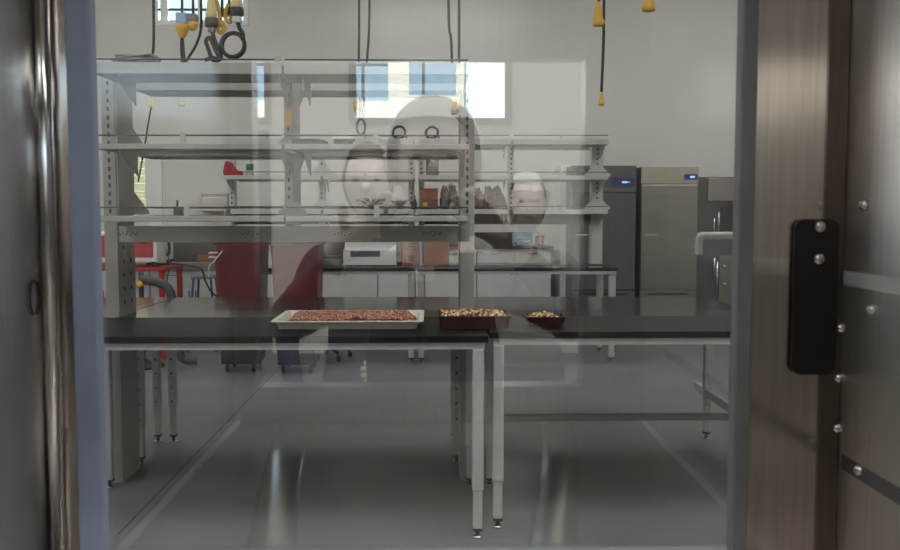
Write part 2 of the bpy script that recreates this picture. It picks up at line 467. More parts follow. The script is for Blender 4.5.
# ------------------------------------------------------------------ lab benches
TZ = 0.928
def leg_mb(x, y, mx, sq=.052, tele=.22, TZ=TZ):
    b = MB()
    b.m(0).box(x-sq/2, x+sq/2, y-sq/2, y+sq/2, tele, TZ-.06, bev=.009)
    b.box(x-sq/2+.005, x+sq/2-.005, y-sq/2+.005, y+sq/2-.005, .045, tele+.02, bev=.007)
    b.m(1).box(x-sq/2+.004, x+sq/2-.004, y-sq/2+.004, y+sq/2-.004, .036, .047)
    b.cyl((x, y, .012), (x, y, .04), .010, 12)
    b.m(2).lathe([(.023, 0.0005), (.023, .008), (.014, .014)], 16, (x, y, 0))
    if mx:
        for k in range(6): b.m(1).box(x-.006, x+.006, y-sq/2-.001, y-sq/2+.001, .26+k*.09, .272+k*.09)
    return b
def bench(name, label, x0, x1, y0, y1, group=None, stretcher=None, rot_holes=False, legs=None, side_rail=False, TZ=TZ, slope=.020, sq=.052):
    """worktop table: front edge y0, back edge y1"""
    w, d = x1-x0, y1-y0
    ny = .033 if y0 < 4.3 else .075
    ey = 5.93 if y0 == 5.325 else y1-.06
    t = thing(name, label, 'lab bench', (x0, y0, 0), 0, group)
    dz = d*slope
    MB().prism([(0, TZ-.030), (d, TZ-.030-dz), (d, TZ-dz), (.003, TZ), (0, TZ-.003)], 'x', 0, w).build('worktop', M['epoxy_matt'] if y0 < 4.3 else M['epoxy'], t)
    b = MB()
    a0, a1 = TZ-.062, TZ-.030
    b.box(.015, w-.015, .012, .042, a0, a1).box(.015, w-.015, d-.042, d-.012, a0-dz, a1-dz)
    b.prism([(.042, a0), (d-.042, a0-dz), (d-.042, a1-dz), (.042, a1-.001)], 'x', .015, .045).prism([(.042, a0), (d-.042, a0-dz), (d-.042, a1-dz), (.042, a1-.001)], 'x', w-.045, w-.015)
    b.build('apron_frame', M['frame'], t)
    for (lx, ly) in (legs or ((.002 if rot_holes and 'left of' not in label else .040, ny), (w-.045, ny), (.045, ey-y0), (w-.045, ey-y0))):
        leg_mb(lx, ly, rot_holes, sq, TZ=TZ-(dz if ly > .3 else 0)).build('leg', [M['frame'], M['rubber'], M['chrome']], t)
    if stretcher: box('stretcher', M['greyp'], t, .03, w-.03, stretcher[0]-y0, stretcher[0]-y0+.03, stretcher[1], stretcher[2])
    if side_rail:
        for sx in (.03, w-.06): box('side_rail', M['frame'], t, sx, sx+.03, .1, d-.09, .28, .33)
    return t
JX = 0.262
bench('lab_bench', 'front black-topped lab bench carrying the three trays, left of the joint', -1.775, JX-.012, 4.10, 4.99, 'black-topped benches')
bench('lab_bench', 'bare front black-topped lab bench right of the joint beside the small tray', JX+.004, JX+1.87, 4.235, 4.99, 'black-topped benches', stretcher=(4.93, .352, .385))
RJ = -1.713
bench('lab_bench', 'black-topped bench behind the cream tray, back to back with the front bench', RJ+.005, RJ+1.90, 5.325, 6.26, 'black-topped benches', TZ=TZ-.0185, slope=.010, rot_holes=True)
bench('lab_bench', 'black-topped bench behind the bare front bench, in front of the refrigerators', RJ+1.92, RJ+1.92+1.62, 5.325, 6.26, 'black-topped benches', TZ=TZ-.0185, slope=.010, side_rail=True)
bench('lab_bench', 'black-topped bench whose near leg pair shows left of the front rack foot', RJ-1.90, RJ-.005, 5.325, 6.26, 'black-topped benches', TZ=TZ-.0185, slope=.010, rot_holes=True)
FX = xw(416, 8.95)
bench('lab_bench', 'far black-topped bench holding the white instrument and the cardboard boxes', FX-1.91, FX-.005, 8.95, 9.74, 'black-topped benches', sq=.066)
bench('lab_bench', 'far black-topped bench in front of the white cupboards, ending at the grey refrigerator', FX+.005, xw(619, 8.95), 8.95, 9.74, 'black-topped benches', sq=.066)

# ------------------------------------------------------------------ racks
def slots(b, x, y, z0, z1, w, h, step):
    z = z0
    while z < z1:
        b.box(x-w/2, x+w/2, y-.0012, y+.002, z, z+h); z += step
def upright_mb(x0, x1, y0, y1, z0, z1, slot_from, sw=.012, sh=.022, st=.045, side_holes=None):
    b = MB()
    b.m(0).box(x0, x1, y0, y1, z0, z1, bev=.003)
    b.m(1); slots(b, (x0+x1)/2, y0, slot_from, z1-.05, sw, sh, st)
    if side_holes:
        for yy in side_holes[0]:
            z = side_holes[1]
            while z < side_holes[2]:
                b.box(x1-.001, x1+.0015, yy-.011, yy+.011, z, z+.022); z += .075
    return b
def shelf(rack, m, x0, x1, y0, y1, zb, zt, rail_z=None, rail_posts=(), rail_y=None, shade=None):
    b = MB()
    b.box(x0, x1, y0, y0+.018, zb, zt, bev=.003)
    b.box(x0, x1, y1-.018, y1, zb, zt, bev=.003)
    b.box(x0, x1, y0+.018, y1-.018, zt-.014, zt-.002)
    b.box(x0, x0+.016, y0+.018, y1-.018, zb, zt-.014).box(x1-.016, x1, y0+.018, y1-.018, zb, zt-.014)
    s = b.build('shelf', m, rack)
    if rail_z:
        ry = y0+.010 if rail_y is None else rail_y
        b = MB().m(0)
        b.tube([(x0+.004, ry, rail_z), (x1-.004, ry, rail_z)], .0042, 8)
        b.m(1)
        for px in rail_posts: b.box(px-.013, px+.013, ry-.008, ry+.008, zt-.003, rail_z+.014)
        b.build('guard_rail', [M['rod'], M['beam']], s)
    return s
def endplate(shelf_o, m, xc, y, zt, wb=.26, wt=.10, h=.085, low=.0):
    MB().prism([(xc-wb/2, zt), (xc+wb/2, zt), (xc+wb/2, zt+.02), (xc+wt/2, zt+h), (xc-wt/2, zt+h), (xc-wb/2, zt+.02)], 'y', y, y+.004).build('end_stop', m, shelf_o)
def bracket(shelf_o, m, x, y0, y1, zb, h=.12, w=.006):
    """cantilever arm under a shelf, running from the upright at y1 towards y0"""
    MB().prism([(y1, zb-h), (y1, zb), (y0, zb), (y0, zb-.02)], 'x', x-w/2, x+w/2).build('bracket', m, shelf_o)

# near rack
R = thing('lab_shelving_rack', 'large grey double-sided shelving rack standing between the front benches', 'shelving rack', (0, 5.1, 0))
UY0, UY1 = 5.02-5.1, 5.31-5.1
FY, BY = 4.68-5.1, 5.64-5.1
xl0, xl1 = -1.755, -1.685
xm0, xm1 = xw(285, 5.02), xw(293.5, 5.02)
xr0, xr1 = xw(460, 5.02), xw(474.5, 5.02)
ZT = zw(62, 5.02)
upright_mb(xl0, xl1, UY0, UY1, 0, ZT, 1.47, side_holes=((UY0+.09, UY0+.21), .97, 1.30)).build('upright', [M['rack'], M['slot']], R)
upright_mb(xr0, xr1, UY0, UY1, 0, zw(92, 5.02), 1.47).build('upright', [M['rack'], M['slot']], R)
upright_mb(xm0, xm1, UY0, UY1, 1.40, ZT, 1.50).build('upright', [M['rack'], M['slot']], R)
b = MB().m(0).box(xl1, xr0, UY0+.012, UY0+.06, 1.313, 1.400, bev=.003).m(1)
for cpx in (128, 250, 343, 432):
    cx = xw(cpx, 5.03)
    for (dx, dz) in ((-.045, 0), (-.028, .006), (-.012, 0), (-.006, .012), (.010, -.006), (.018, .008), (.034, 0), (.046, .003)):
        b.box(cx+dx-.0035, cx+dx+.0035, UY0+.0105, UY0+.013, 1.357+dz-.0035, 1.357+dz+.0035)
b.build('cross_beam', [M['beam'], M['slot']], R)
for (fa, fb) in ((xl1+.002, xr0-.002), (xr1+.002, 2.10), (-2.2, xl0-.002)):
    box('filler_strip', M['epoxy'], R, fa, fb, -.105, .222, TZ-.034, TZ-.0182)
levels = [(zw(74.5, 4.68), zw(63, 4.68), zw(60.5, 4.68)+.004), (zw(149.5, 4.68), zw(144, 4.68), zw(135.5, 4.68)), (zw(221.6, 4.68), zw(216, 4.68), zw(207.5, 4.68))]
posts = {0: ((xw(279, 4.68),), ()), 1: ((xw(184, 4.68),), (xw(376, 4.68),)), 2: ((xw(186.5, 4.68),), (xw(376.5, 4.68),))}
sx = [xw(97, 4.68), xw(283, 4.68), xw(285.5, 4.68), xw(469, 4.68)]
for li, (zb, zt, rz) in enumerate(levels):
    for bi in range(2):
        x0, x1 = (sx[0], sx[1]) if bi == 0 else (sx[2], sx[3])
        s = shelf(R, M['rack'], x0, x1, FY, UY0-.002, zb, zt, rz, posts[li][bi])
        if li < 2: bracket(s, M['rack'], x0+.10 if bi == 0 else x0+.085, FY+.06, UY0-.002, zb)
        if li < 2: bracket(s, M['rack'], x1-.02, FY+.06, UY0-.002, zb)
        s2 = shelf(R, M['rack'], x0, x1, UY1+.005, BY, zb, zt, rz, posts[li][bi], rail_y=BY-.012)
        if li < 2: bracket(s2, M['rack'], x1-.02, BY-.06, UY1+.005, zb)
        if li > 0:
            endplate(s, M['rack'], xw(292, 4.99) if bi == 0 else xw(462, 4.99)-.02, UY0-.012, zt, .15, .06, .075) if bi == 0 else None
# wide end panel at the left upright (the plate that runs above the shelves)
for (za, zbm) in ((levels[1][1], levels[0][0]), (levels[2][1], levels[1][0])):
    xp = xl1+.004
    MB().prism([(UY0+.0, za+.004), (BY-.08, za+.004), (BY-.08, za+.02), (UY1-.02, za+.13), (UY1-.02, zbm-.03), (UY1+.04, zbm-.002), (UY0, zbm-.002)], 'x', xp, xp+.006).build('end_panel', M['rack'], R)
# yellow reflection on the middle upright, put in as a coloured patch
box('yellow_reflection', M['yellow'], R, xm0+.001, xm1-.001, UY0-.0018, UY0-.0003, zw(125, 5.02), zw(109, 5.02))

# far rack
R2 = thing('lab_shelving_rack', 'pale grey shelving rack on the far benches with bags and a carton on it', 'shelving rack', (0, 9.6, 0))
fy = 9.6
ups = [232, 322, 411.5, 421.5, 511, 597]
for px in ups:
    x = xw(px, fy)
    w = .06 if px != 597 else .12
    z0 = TZ+.001 if px in (232, 411.5, 421.5, 597) else 1.345
    upright_mb(x-w/2, x+w/2, 0, .12, z0, zw(137, fy), 1.50, .016, .02, .05).build('upright', [M['farrack'], M['slot']], R2)
for (a, c) in ((232, 411.5), (421.5, 597)):
    b = MB().m(0).box(xw(a, fy), xw(c, fy), .02, .07, 1.338, 1.445).m(1)
    for q in (.3, .7):
        cx = xw(a+(c-a)*q, fy)
        for dx in (-.05, -.02, .02, .05): b.box(cx+dx-.006, cx+dx+.006, .018, .021, 1.39, 1.402)
    b.build('cross_beam', [M['dgrey'], M['slot']], R2)
fl = [(zw(144.5, 9.25), zw(138.5, 9.25), zw(136, 9.25)+.01), (zw(179.5, 9.25), zw(175.3, 9.25), zw(172, 9.25)), (zw(214, 9.25), zw(209.4, 9.25), zw(206.5, 9.25))]
bays = [(224, 321, 268), (323, 414, 366), (419, 509, 465), (513, 608, 561)]
for li, (zb, zt, rz) in enumerate(fl):
    for (a, c, pm) in bays:
        xa, xc = xw(a, 9.25), xw(c, 9.25)
        s = shelf(R2, M['farrack'], xa, xc, -.35, -.005, zb, zt, rz, (xw(pm, 9.25),))
        bracket(s, M['farrack'], xc-.03, -.30, -.005, zb)
        bracket(s, M['farrack'], xa+.02, -.30, -.005, zb)
        shelf(R2, M['farrack'], xa, xc, .125, .47, zb, zt)
        if li > 0 and c in (321, 608): endplate(s, M['farrack'], xw(597 if c == 608 else 323, 9.58), -.03, zt, .27, .10, .10)

# ------------------------------------------------------------------ trays on the front bench
def tray(name, label, m, x0, x1, y0, y1, h, lip, flare, group):
    t = thing(name, label, 'tray', ((x0+x1)/2, (y0+y1)/2, TZ), 0, group)
    w, d = (x1-x0)/2, (y1-y0)/2
    wi, di = w-lip, d-lip
    prof_o = [(w-flare, d-flare, 0.001), (wi, di, h-.004), (w, d, h-.004), (w, d, h), (wi-.002, di-.002, h), (w-flare-.003, d-flare-.003, .004)]
    b = MB(); vs = []; fs = []
    seg = 5
    def ringp(a, c, z, r=.02):
        o = []
        for (sx_, sy_, a0) in ((1, 1, 0), (-1, 1, 90), (-1, -1, 180), (1, -1, 270)):
            for k in range(seg):
                an = math.radians(a0+k*90/(seg-1))
                o.append((sx_*(a-r)+r*math.cos(an), sy_*(c-r)+r*math.sin(an), z))
        return o
    N = 4*seg
    for (a, c, z) in prof_o: vs += ringp(a, c, z)
    for i in range(len(prof_o)-1):
        for k in range(N):
            k2 = (k+1) % N
            fs.append((i*N+k, i*N+k2, (i+1)*N+k2, (i+1)*N+k))
    fs.append(tuple(range(N-1, -1, -1))); fs.append(tuple(range((len(prof_o)-1)*N, len(prof_o)*N)))
    bv, fc = b._add(vs, fs, False); bmesh.ops.recalc_face_normals(b.bm, faces=fc)
    b.build('tray_body', m, t)
    return t, w-flare-.006, d-flare-.006
def pile(name, label, cat, mats, cx, cy, w, d, hfun, n, size, seed, group=None):
    rnd = random.Random(seed)
    b = MB()
    oct_v = [(1,0,0),(-1,0,0),(0,1,0),(0,-1,0),(0,0,1),(0,0,-1)]
    oct_f = [(0,2,4),(2,1,4),(1,3,4),(3,0,4),(2,0,5),(1,2,5),(3,1,5),(0,3,5)]
    # the bed underneath
    nx, ny = 40, 22
    vs = []; fs = []
    for i in range(nx+1):
        for j in range(ny+1):
            u, v = -1+2*i/nx, -1+2*j/ny
            vs.append((u*w, v*d, .0045+max(0, hfun(u, v)-size*.9)))
    for i in range(nx):
        for j in range(ny):
            a = i*(ny+1)+j
            fs.append((a, a+ny+1, a+ny+2, a+1))
    b.m(2)._add(vs, fs, True)
    for k in range(n):
        u, v = rnd.uniform(-1, 1), rnd.uniform(-1, 1)
        h = hfun(u, v)
        if h <= size*.5: continue
        rx, ry, rz = size*rnd.uniform(.6, 1.25), size*rnd.uniform(.6, 1.1), size*rnd.uniform(.5, 1.0)
        rot = Matrix.Rotation(rnd.uniform(0, PI), 3, 'Z') @ Matrix.Rotation(rnd.uniform(-.8, .8), 3, 'X')
        c = Vector((u*(w-size), v*(d-size), .0045+h+rnd.uniform(-.5, .5)*size))
        b.m(rnd.choices((0, 1, 2), (5, 4, 2))[0])
        b._add([rot @ Vector((p[0]*rx, p[1]*ry, p[2]*rz)) + c for p in oct_v], oct_f, True)
    o = b.build(name, mats, None, (cx, cy, TZ))
    tag(o, label, cat, group, 'stuff')
    return o
ty0, ty1 = 4.30, 4.79
tx0, tx1 = xw(270, ty0, 328), xw(423.5, ty0, 328)
t1, w1, d1 = tray('sample_tray', 'large cream plastic tray of reddish seeds on the front bench', M['tray'], tx0, tx1, ty0, ty1, .042, .020, .034, 'trays on the bench')
box('label_strip', M['dkplate'], t1, xw(353, ty0)-.02-(tx0+tx1)/2, xw(353, ty0)+.02-(tx0+tx1)/2, -(ty1-ty0)/2+.004, -(ty1-ty0)/2+.010, .0421, .0425)
def h1(u, v):
    e = min(1-abs(u), (1-abs(v))*1.0)
    lump = noise.noise(Vector((u*5, v*3, 2.0)))*.004
    cut = 1.0 if not (-.05 < u < .25 and v < -.75) else .1
    return min(.036, e*.30)*cut + lump + .004
pile('seed_heap', 'reddish brown seeds spread over the large cream tray', 'seeds', [M['seedA'], M['seedB'], M['seedC']], (tx0+tx1)/2, (ty0+ty1)/2, w1, d1, h1, 4200, .0072, 3)
ay0, ay1 = 4.32, 4.62
ax0, ax1 = xw(437, ay0, 325), xw(512, ay0, 325)
t2, w2_, d2 = tray('sample_tray', 'dark maroon rectangular tray full of tan nut pieces, middle of three trays', M['dtray'], ax0, ax1, ay0, ay1, .062, .006, .014, 'trays on the bench')
def h2(u, v):
    return .050 + .014*(1-u*u)*(1-v*v) + noise.noise(Vector((u*4, v*4, 5)))*.006
pile('nut_heap', 'tan and brown nut pieces heaped in the middle dark tray', 'nuts', [M['nutA'], M['nutB'], M['nutC']], (ax0+ax1)/2, (ay0+ay1)/2, w2_+.004, d2+.004, h2, 900, .0115, 5)
cy0, cy1 = 4.37, 4.56
cx0, cx1 = xw(526, cy0, 322), xw(568, cy0, 322)
t3, w3, d3 = tray('sample_tray', 'smallest dark tray, half filled, right of the nut tray', M['dtray'], cx0, cx1, cy0, cy1, .052, .006, .020, 'trays on the bench')
def h3(u, v):
    return .036 + .012*(1-u*u) + noise.noise(Vector((u*4, v*4, 9)))*.006 - .01*max(0, u-.4)
pile('nut_heap', 'small helping of brown nut pieces in the smallest dark tray', 'nuts', [M['nutB'], M['nutA'], M['nutC']], (cx0+cx1)/2, (cy0+cy1)/2, w3+.006, d3+.006, h3, 260, .010, 8)

# ------------------------------------------------------------------ refrigerators
def fridge(label, px0, px1, ytop, Y, mbody, mtop, head_y, disp, feet=True, grille=True, handle=True):
    x0, x1 = xw(px0, Y), xw(px1, Y)
    z1 = zw(ytop, Y); zh = zw(head_y, Y)
    w = x1-x0
    t = thing('upright_refrigerator', label, 'refrigerator', ((x0+x1)/2, Y+.4, 0), 0, 'upright refrigerators')
    box('cabinet', mbody, t, -w/2, w/2, -.36, .40, .10, z1, bev=.004)
    box('header_panel', mtop, t, -w/2, w/2, -.40, -.36, zh+.006, z1, bev=.003)
    d = box('door', mbody, t, -w/2+.004, w/2-.004, -.405, -.361, .50, zh-.006, bev=.006)
    if handle:
        b = MB(); b.tube(smooth_path([(-w/2+.05, -.40, 1.10), (-w/2+.05, -.43, 1.11), (-w/2+.05, -.43, 1.29), (-w/2+.05, -.40, 1.30)], 4), .008, 8)
    else:
        b = MB(); b.box(-w/2+.05, -w/2+.20, -.409, -.404, 1.17, 1.19)
    b.build('door_handle', M['steel'], d)
    gr = MB().m(0).box(-w/2, w/2, -.395, -.361, .10, .49, bev=.003).m(1)
    gr.box(-w/2+.10, w/2-.10, -.397, -.394, .435, .455).box(-w/2+.10, w/2-.10, -.397, -.394, .36, .38)
    gr.build('grille', [mbody, M['slot']], t)
    dx0, dx1, dy0, dy1, dm = disp
    a0, a1 = xw(dx0, Y)-(x0+x1)/2, xw(dx1, Y)-(x0+x1)/2
    s = box('display', dm, t, a0, a1, -.405, -.4005, zw(dy1, Y), zw(dy0, Y))
    b = MB()
    zc = (zw(dy1, Y)+zw(dy0, Y))/2
    for k, (q, hh) in enumerate(((.50, .6), (.58, .6), (.66, .6), (.76, .3))):
        cx = a0+(a1-a0)*q
        b.box(cx-.010, cx+.010, -.4065, -.4052, zc-.02*hh, zc+.02*hh)
    b.build('lit_digits', M['glyph'], s)
    for (fx, fy2) in ((-1, -1), (1, -1), (-1, 1), (1, 1)):
        MB().cyl((fx*(w/2-.06), fy2*.3, 0.0005), (fx*(w/2-.06), fy2*.3, .11), .025, 12).build('foot', M['chrome'], t)
    return t
FRY = 11.45
fridge('matte grey upright refrigerator with a wide dark display, left of the steel one', 572, 636, 165.5, FRY, M['fridge_grey'], M['fridge_grey'], 193, (611, 634, 178, 186, M['screen2']), handle=False)
fridge('stainless steel upright refrigerator with a bright header and small blue display', 641, 698, 166.5, FRY, M['fridge'], M['fridge_top'], 184, (683.5, 697, 174, 179.5, M['screen']), handle=False)
# steel washer cabinet right of them
Y = 11.45
x0, x1 = xw(700, Y), xw(752, Y)
wt = thing('washer_cabinet', 'tall steel cabinet with upright handles, at the right beside the glass frame', 'cabinet', ((x0+x1)/2, Y+.4, 0))
w = x1-x0
box('cabinet_body', M['fridge_grey'], wt, -w/2, w/2, -.30, .40, 0.06, zw(176.5, Y), bev=.004)
def lx(px): return xw(px, Y)-(x0+x1)/2
box('upper_door', M['fridge'], wt, lx(709), w/2, -.35, -.301, zw(201, Y), zw(178, Y), bev=.004)
box('control_panel', M['blackp'], wt, lx(722), w/2, -.33, -.301, zw(232, Y), zw(205, Y))
for (px, ya, yb_) in ((715, 218, 236), (719.5, 212, 235), (716, 258, 276), (719, 262, 296)):
    b = MB(); b.tube([(lx(px), -.38, zw(yb_, Y)), (lx(px), -.38, zw(ya, Y))], .011, 10)
    b.cyl((lx(px), -.38, zw(ya, Y)-.03), (lx(px), -.30, zw(ya, Y)-.03), .008, 8)
    b.cyl((lx(px), -.38, zw(yb_, Y)+.03), (lx(px), -.30, zw(yb_, Y)+.03), .008, 8)
    b.build('bar_handle', M['chrome'], wt)
box('lower_door', M['fridge'], wt, lx(722), w/2, -.33, -.301, zw(330, Y), zw(256, Y), bev=.004)
for (px, py) in ((726, 267), (726, 285)):
    q = at(px, py, Y)
    MB().lathe([(.02, 0), (.02, -.02), (.012, -.03)], 12, (q.x-(x0+x1)/2, -.33, q.z), 'y').build('knob', M['chrome'], wt)
box('plinth', M['blackp'], wt, -w/2+.03, w/2-.03, -.25, .35, 0, .06)

# ------------------------------------------------------------------ back counter
KY = 11.95
kx1 = xw(552, KY)
def base_unit(label, x0, x1, KY=KY, zt=None):
    t = thing('base_cabinet', label, 'cabinet', ((x0+x1)/2, KY+.3, 0), 0, 'white base cabinets along the back wall')
    w = x1-x0
    zt = zt or zw(249, KY)
    box('carcass', M['cab'], t, -w/2+.002, w/2-.002, -.27, .30, .10, zt)
    box('plinth', M['dgrey'], t, -w/2+.002, w/2-.002, -.22, .30, 0, .10)
    for (a, c) in ((-w/2+.004, -.002), (.002, w/2-.004)):
        d = box('drawer', M['cab'], t, a, c, -.292, -.271, zt-.185, zt-.012, bev=.002)
        MB().tube([((a+c)/2-.06, -.302, zt-.055), ((a+c)/2+.06, -.302, zt-.055)], .006, 8).build('drawer_handle', M['steel'], d)
        d = box('cabinet_door', M['cab'], t, a, c, -.292, -.271, .115, zt-.20, bev=.002)
        hx = c-.035 if a < -.01 else a+.035
        MB().tube([(hx, -.302, zt-.34), (hx, -.302, zt-.23)], .006, 8).build('door_handle', M['blackp'], d)
    return zt
ux = [-1.62, -.7, xw(477, KY), kx1]
ul = ['white base cabinet behind the white instrument', 'white base cabinet behind the cardboard box', 'white base cabinet under the pale blue box']
for i in range(3):
    zt = base_unit(ul[i], ux[i]+.003, ux[i+1]-.003)
LY = 10.4
zl_ = zw(270, LY)
for i, lab in enumerate(('white base cabinet behind the red table', 'white base cabinet behind the blue stool')):
    base_unit(lab, -4.1+i*.95+.003, -4.1+(i+1)*.95-.003, LY, zl_)
lct = MB().box(-4.1, -2.2, LY-.02, LY+.63, zl_+.001, zl_+.085, bev=.004).build('countertop', M['greyp'])
tag(lct, 'thick grey countertop behind the red table carrying the black panel', 'countertop')
ct = MB().box(ux[0], kx1+.02, KY-.02, LY1-.01, zt+.001, zt+.036, bev=.003).build('countertop', M['epoxy'])
tag(ct, 'continuous black countertop along the back wall on the white cabinets', 'countertop')
bs = MB().box(ux[0], xw(514, 12.5), LY1-.035, LY1-.012, zt+.037, zt+.20).build('backsplash', M['epoxy'])
tag(bs, 'black upstand behind the countertop at the back wall', 'backsplash')
# white tall pipe casing left of the grey refrigerator
struct(box('trim_1', M['cab'], None, xw(561, 11.95), xw(570.5, 11.95), 11.95, LY1-.001, 0, zw(166, 12.3)))

# pale blue box and two canisters
Y = 12.05
ctz = zt+.037
bx = thing('reagent_box', 'pale blue carton with a white swirl on the back countertop', 'box', ((xw(514, Y)+xw(533, Y))/2, Y+.13, ctz))
w = xw(533, Y)-xw(514, Y)
box('carton', M['bluebox'], bx, -w/2, w/2, -.13, .13, 0, zw(232, Y)-ctz, bev=.004)
b = MB()
b.tube([(-.04+.06*math.cos(a), -.1315, .085+.022*math.sin(a)) for a in [PI*k/10 for k in range(11)]], .006, 6)
b.tube([(.03+.05*math.cos(a), -.1315, .075+.018*math.sin(a)) for a in [PI+PI*k/10 for k in range(11)]], .006, 6)
b.build('swirl_print', M['white'], bx)
box('corner_mark', M['slot'], bx, -w/2+.01, -w/2+.04, -.1315, -.1303, .015, .045)
for i, (px, lab) in enumerate(((538, 'grey canister next to the pale blue carton'), (543, 'grey canister at the right, second from the pale blue carton'))):
    c = thing('canister', lab, 'canister', (xw(px, Y), Y+.05, ctz), 0, 'canisters on the back counter')
    MB().lathe([(.030, 0), (.030, .10), (.026, .112)], 16).build('canister_body', M['greyp'], c)
    MB().lathe([(.028, .1125), (.028, .128), (.02, .132)], 16).build('lid', M['dgrey'], c)
# paper towel dispenser on the back wall
Y = 12.45
dp = thing('paper_towel_dispenser', 'stainless paper towel dispenser on the back wall behind the left shelves', 'dispenser', ((xw(201, Y)+xw(228, Y))/2, LY1, zw(212, Y)))
w = xw(228, Y)-xw(201, Y); h = zw(193, Y)-zw(212, Y)
box('dispenser_case', M['fridge_top'], dp, -w/2, w/2, -.15, -.001, 0, h, bev=.012)
box('hinged_cover', M['steel_dk'], dp, -w/2+.004, w/2-.004, -.158, -.151, .01, h*.78, bev=.003)
# dark equipment on the back counter at the left
Y = 10.6
lcz = zl_+.085
mo = thing('monitor_panel', 'long black equipment panel on the grey countertop behind the red table', 'equipment', ((xw(166, Y)+xw(230, Y))/2, Y, lcz))
w = xw(230, Y)-xw(166, Y)
box('panel', M['blackp'], mo, -w/2, w/2, .02, .08, .0, zw(238, Y)-lcz, bev=.006)
box('panel_foot', M['blackp'], mo, -w/2+.05, w/2-.05, -.03, .019, .0, .05, bev=.004)
cb = tag(MB().box(xw(196, 10.45), xw(213, 10.45), 10.44, 10.54, lcz, lcz+.085, bev=.003).build('flat_carton', M['card']), 'flat brown carton lying before the black panel on the grey countertop', 'box')
# gooseneck-free black instruments behind the boxes
ib = thing('black_instrument', 'black instrument on the back countertop seen behind the cardboard boxes', 'equipment', (xw(458, 12.0), 12.2, ctz))
box('instrument_case', M['blackp'], ib, -.16, .16, -.12, .12, .0, .16, bev=.01)
box('instrument_screen', M['screen2'], ib, -.12, .12, -.124, -.121, .06, .13)

# ------------------------------------------------------------------ left background: red table and machine
Y0, Y1 = 9.2, 9.95
rx1 = xw(164, Y0); rx0 = rx1-1.25
rz = zw(267, Y0)
rt = thing('red_table', 'red metal table at the left carrying the red and white machine', 'table', ((rx0+rx1)/2, (Y0+Y1)/2, 0))
w, d = (rx1-rx0)/2, (Y1-Y0)/2
box('tabletop', M['red'], rt, -w, w, -d, d, rz-.035, rz, bev=.004)
for (a, c) in ((-1, -1), (1, -1), (-1, 1), (1, 1)):
    box('leg', M['red'], rt, a*(w-.05)-.025, a*(w-.05)+.025, c*(d-.05)-.025, c*(d-.05)+.025, 0, rz-.036, bev=.004)
mc = thing('bench_machine', 'white and red boxy machine with a side handle on the red table', 'machine', (rx1-.5, Y0+.36, rz))
mx0, mx1 = -.42, xw(155.5, Y0+.05)-(rx1-.5)
mh = .34
b = MB().box(mx0, mx1, -.30, .30, .05, mh, bev=.01); b.build('housing', M['white'], mc)
dd = box('front_panel', M['red'], mc, mx0+.03, mx1-.035, -.312, -.301, .095, mh-.03, bev=.004)
b = MB(); b.tube(smooth_path([(mx1-.17, -.315, mh-.06), (mx1-.15, -.345, mh-.09), (mx1-.11, -.345, mh-.10), (mx1-.09, -.315, mh-.08)], 4), .010, 8); b.build('handle', M['blackp'], dd)
b = MB(); b.tube(smooth_path([(mx1+.001, -.06, mh-.02), (mx1+.035, -.03, mh-.05), (mx1+.035, .02, mh-.2), (mx1+.001, .03, mh-.24)], 5), .016, 8); b.build('side_handle', M['blackp'], mc)
for (a, c) in ((mx0+.04, -.25), (mx1-.04, -.25), (mx0+.04, .25), (mx1-.04, .25)):
    MB().cyl((a, c, .0005), (a, c, .052), .025, 12).build('foot', M['rubber'], mc)
cbx = [at(166, 255, 9.9), at(169, 264, 9.6), at(168, 275, 9.5), at(165, 288, 9.5), at(160, 300, 9.5)]
cbx[0] = Vector((rx1-.5+mx1+.012, 9.6, rz+.15))
tag(MB().tube(smooth_path(cbx, 6), .007, 6).build('power_cord', M['gcord']), 'grey power cord hanging from the machine past the red table leg', 'cord')
pts = [(rx1-.30, 9.60, rz+.012), (rx1-.12, 9.56, rz+.014), (rx1+.03, 9.50, rz+.014)] + [tuple(at(px, py, 9.42)) for (px, py) in ((200, 268), (205, 280), (210, 290), (216, 296), (222, 300))]
tag(MB().tube(smooth_path(pts, 6), .010, 8).build('black_cable', M['cord']), 'black cable arcing from the red table down towards the maroon bin', 'cable')
# hose stand
hx = xw(139.5, 8.8)
hs = thing('hose_stand', 'black floor stand with a yellow knob and corrugated hose below the red table', 'stand', (hx, 8.8, 0))
b = MB(); b.lathe([(.20, .0005), (.20, .03), (.06, .06), (.03, .08)], 20); b.build('base', M['blackp'], hs)
b = MB(); b.cyl((0, 0, .05), (0, 0, zw(272, 8.8)), .024, 12); b.build('post', M['blackp'], hs)
MB().lathe([(.034, 0), (.034, -.02), (.024, -.028)], 16, (0, -.024, zw(283, 8.8)), 'y').build('knob', M['yellow'], hs)
hp = smooth_path([(0, 0, zw(279, 8.8)), (.08, -.03, zw(280, 8.8)), (.19, -.05, zw(282, 8.8)), (.27, -.06, zw(288, 8.8)), (.31, -.06, zw(300, 8.8)), (.33, -.05, .4), (.36, 0, .1), (.5, .05, .05)], 14)
b = MB(); b.tube(hp, .04, 12, True, [(.046 if i % 2 else .038) for i in range(len(hp))]); b.build('hose', M['hose'], hs)
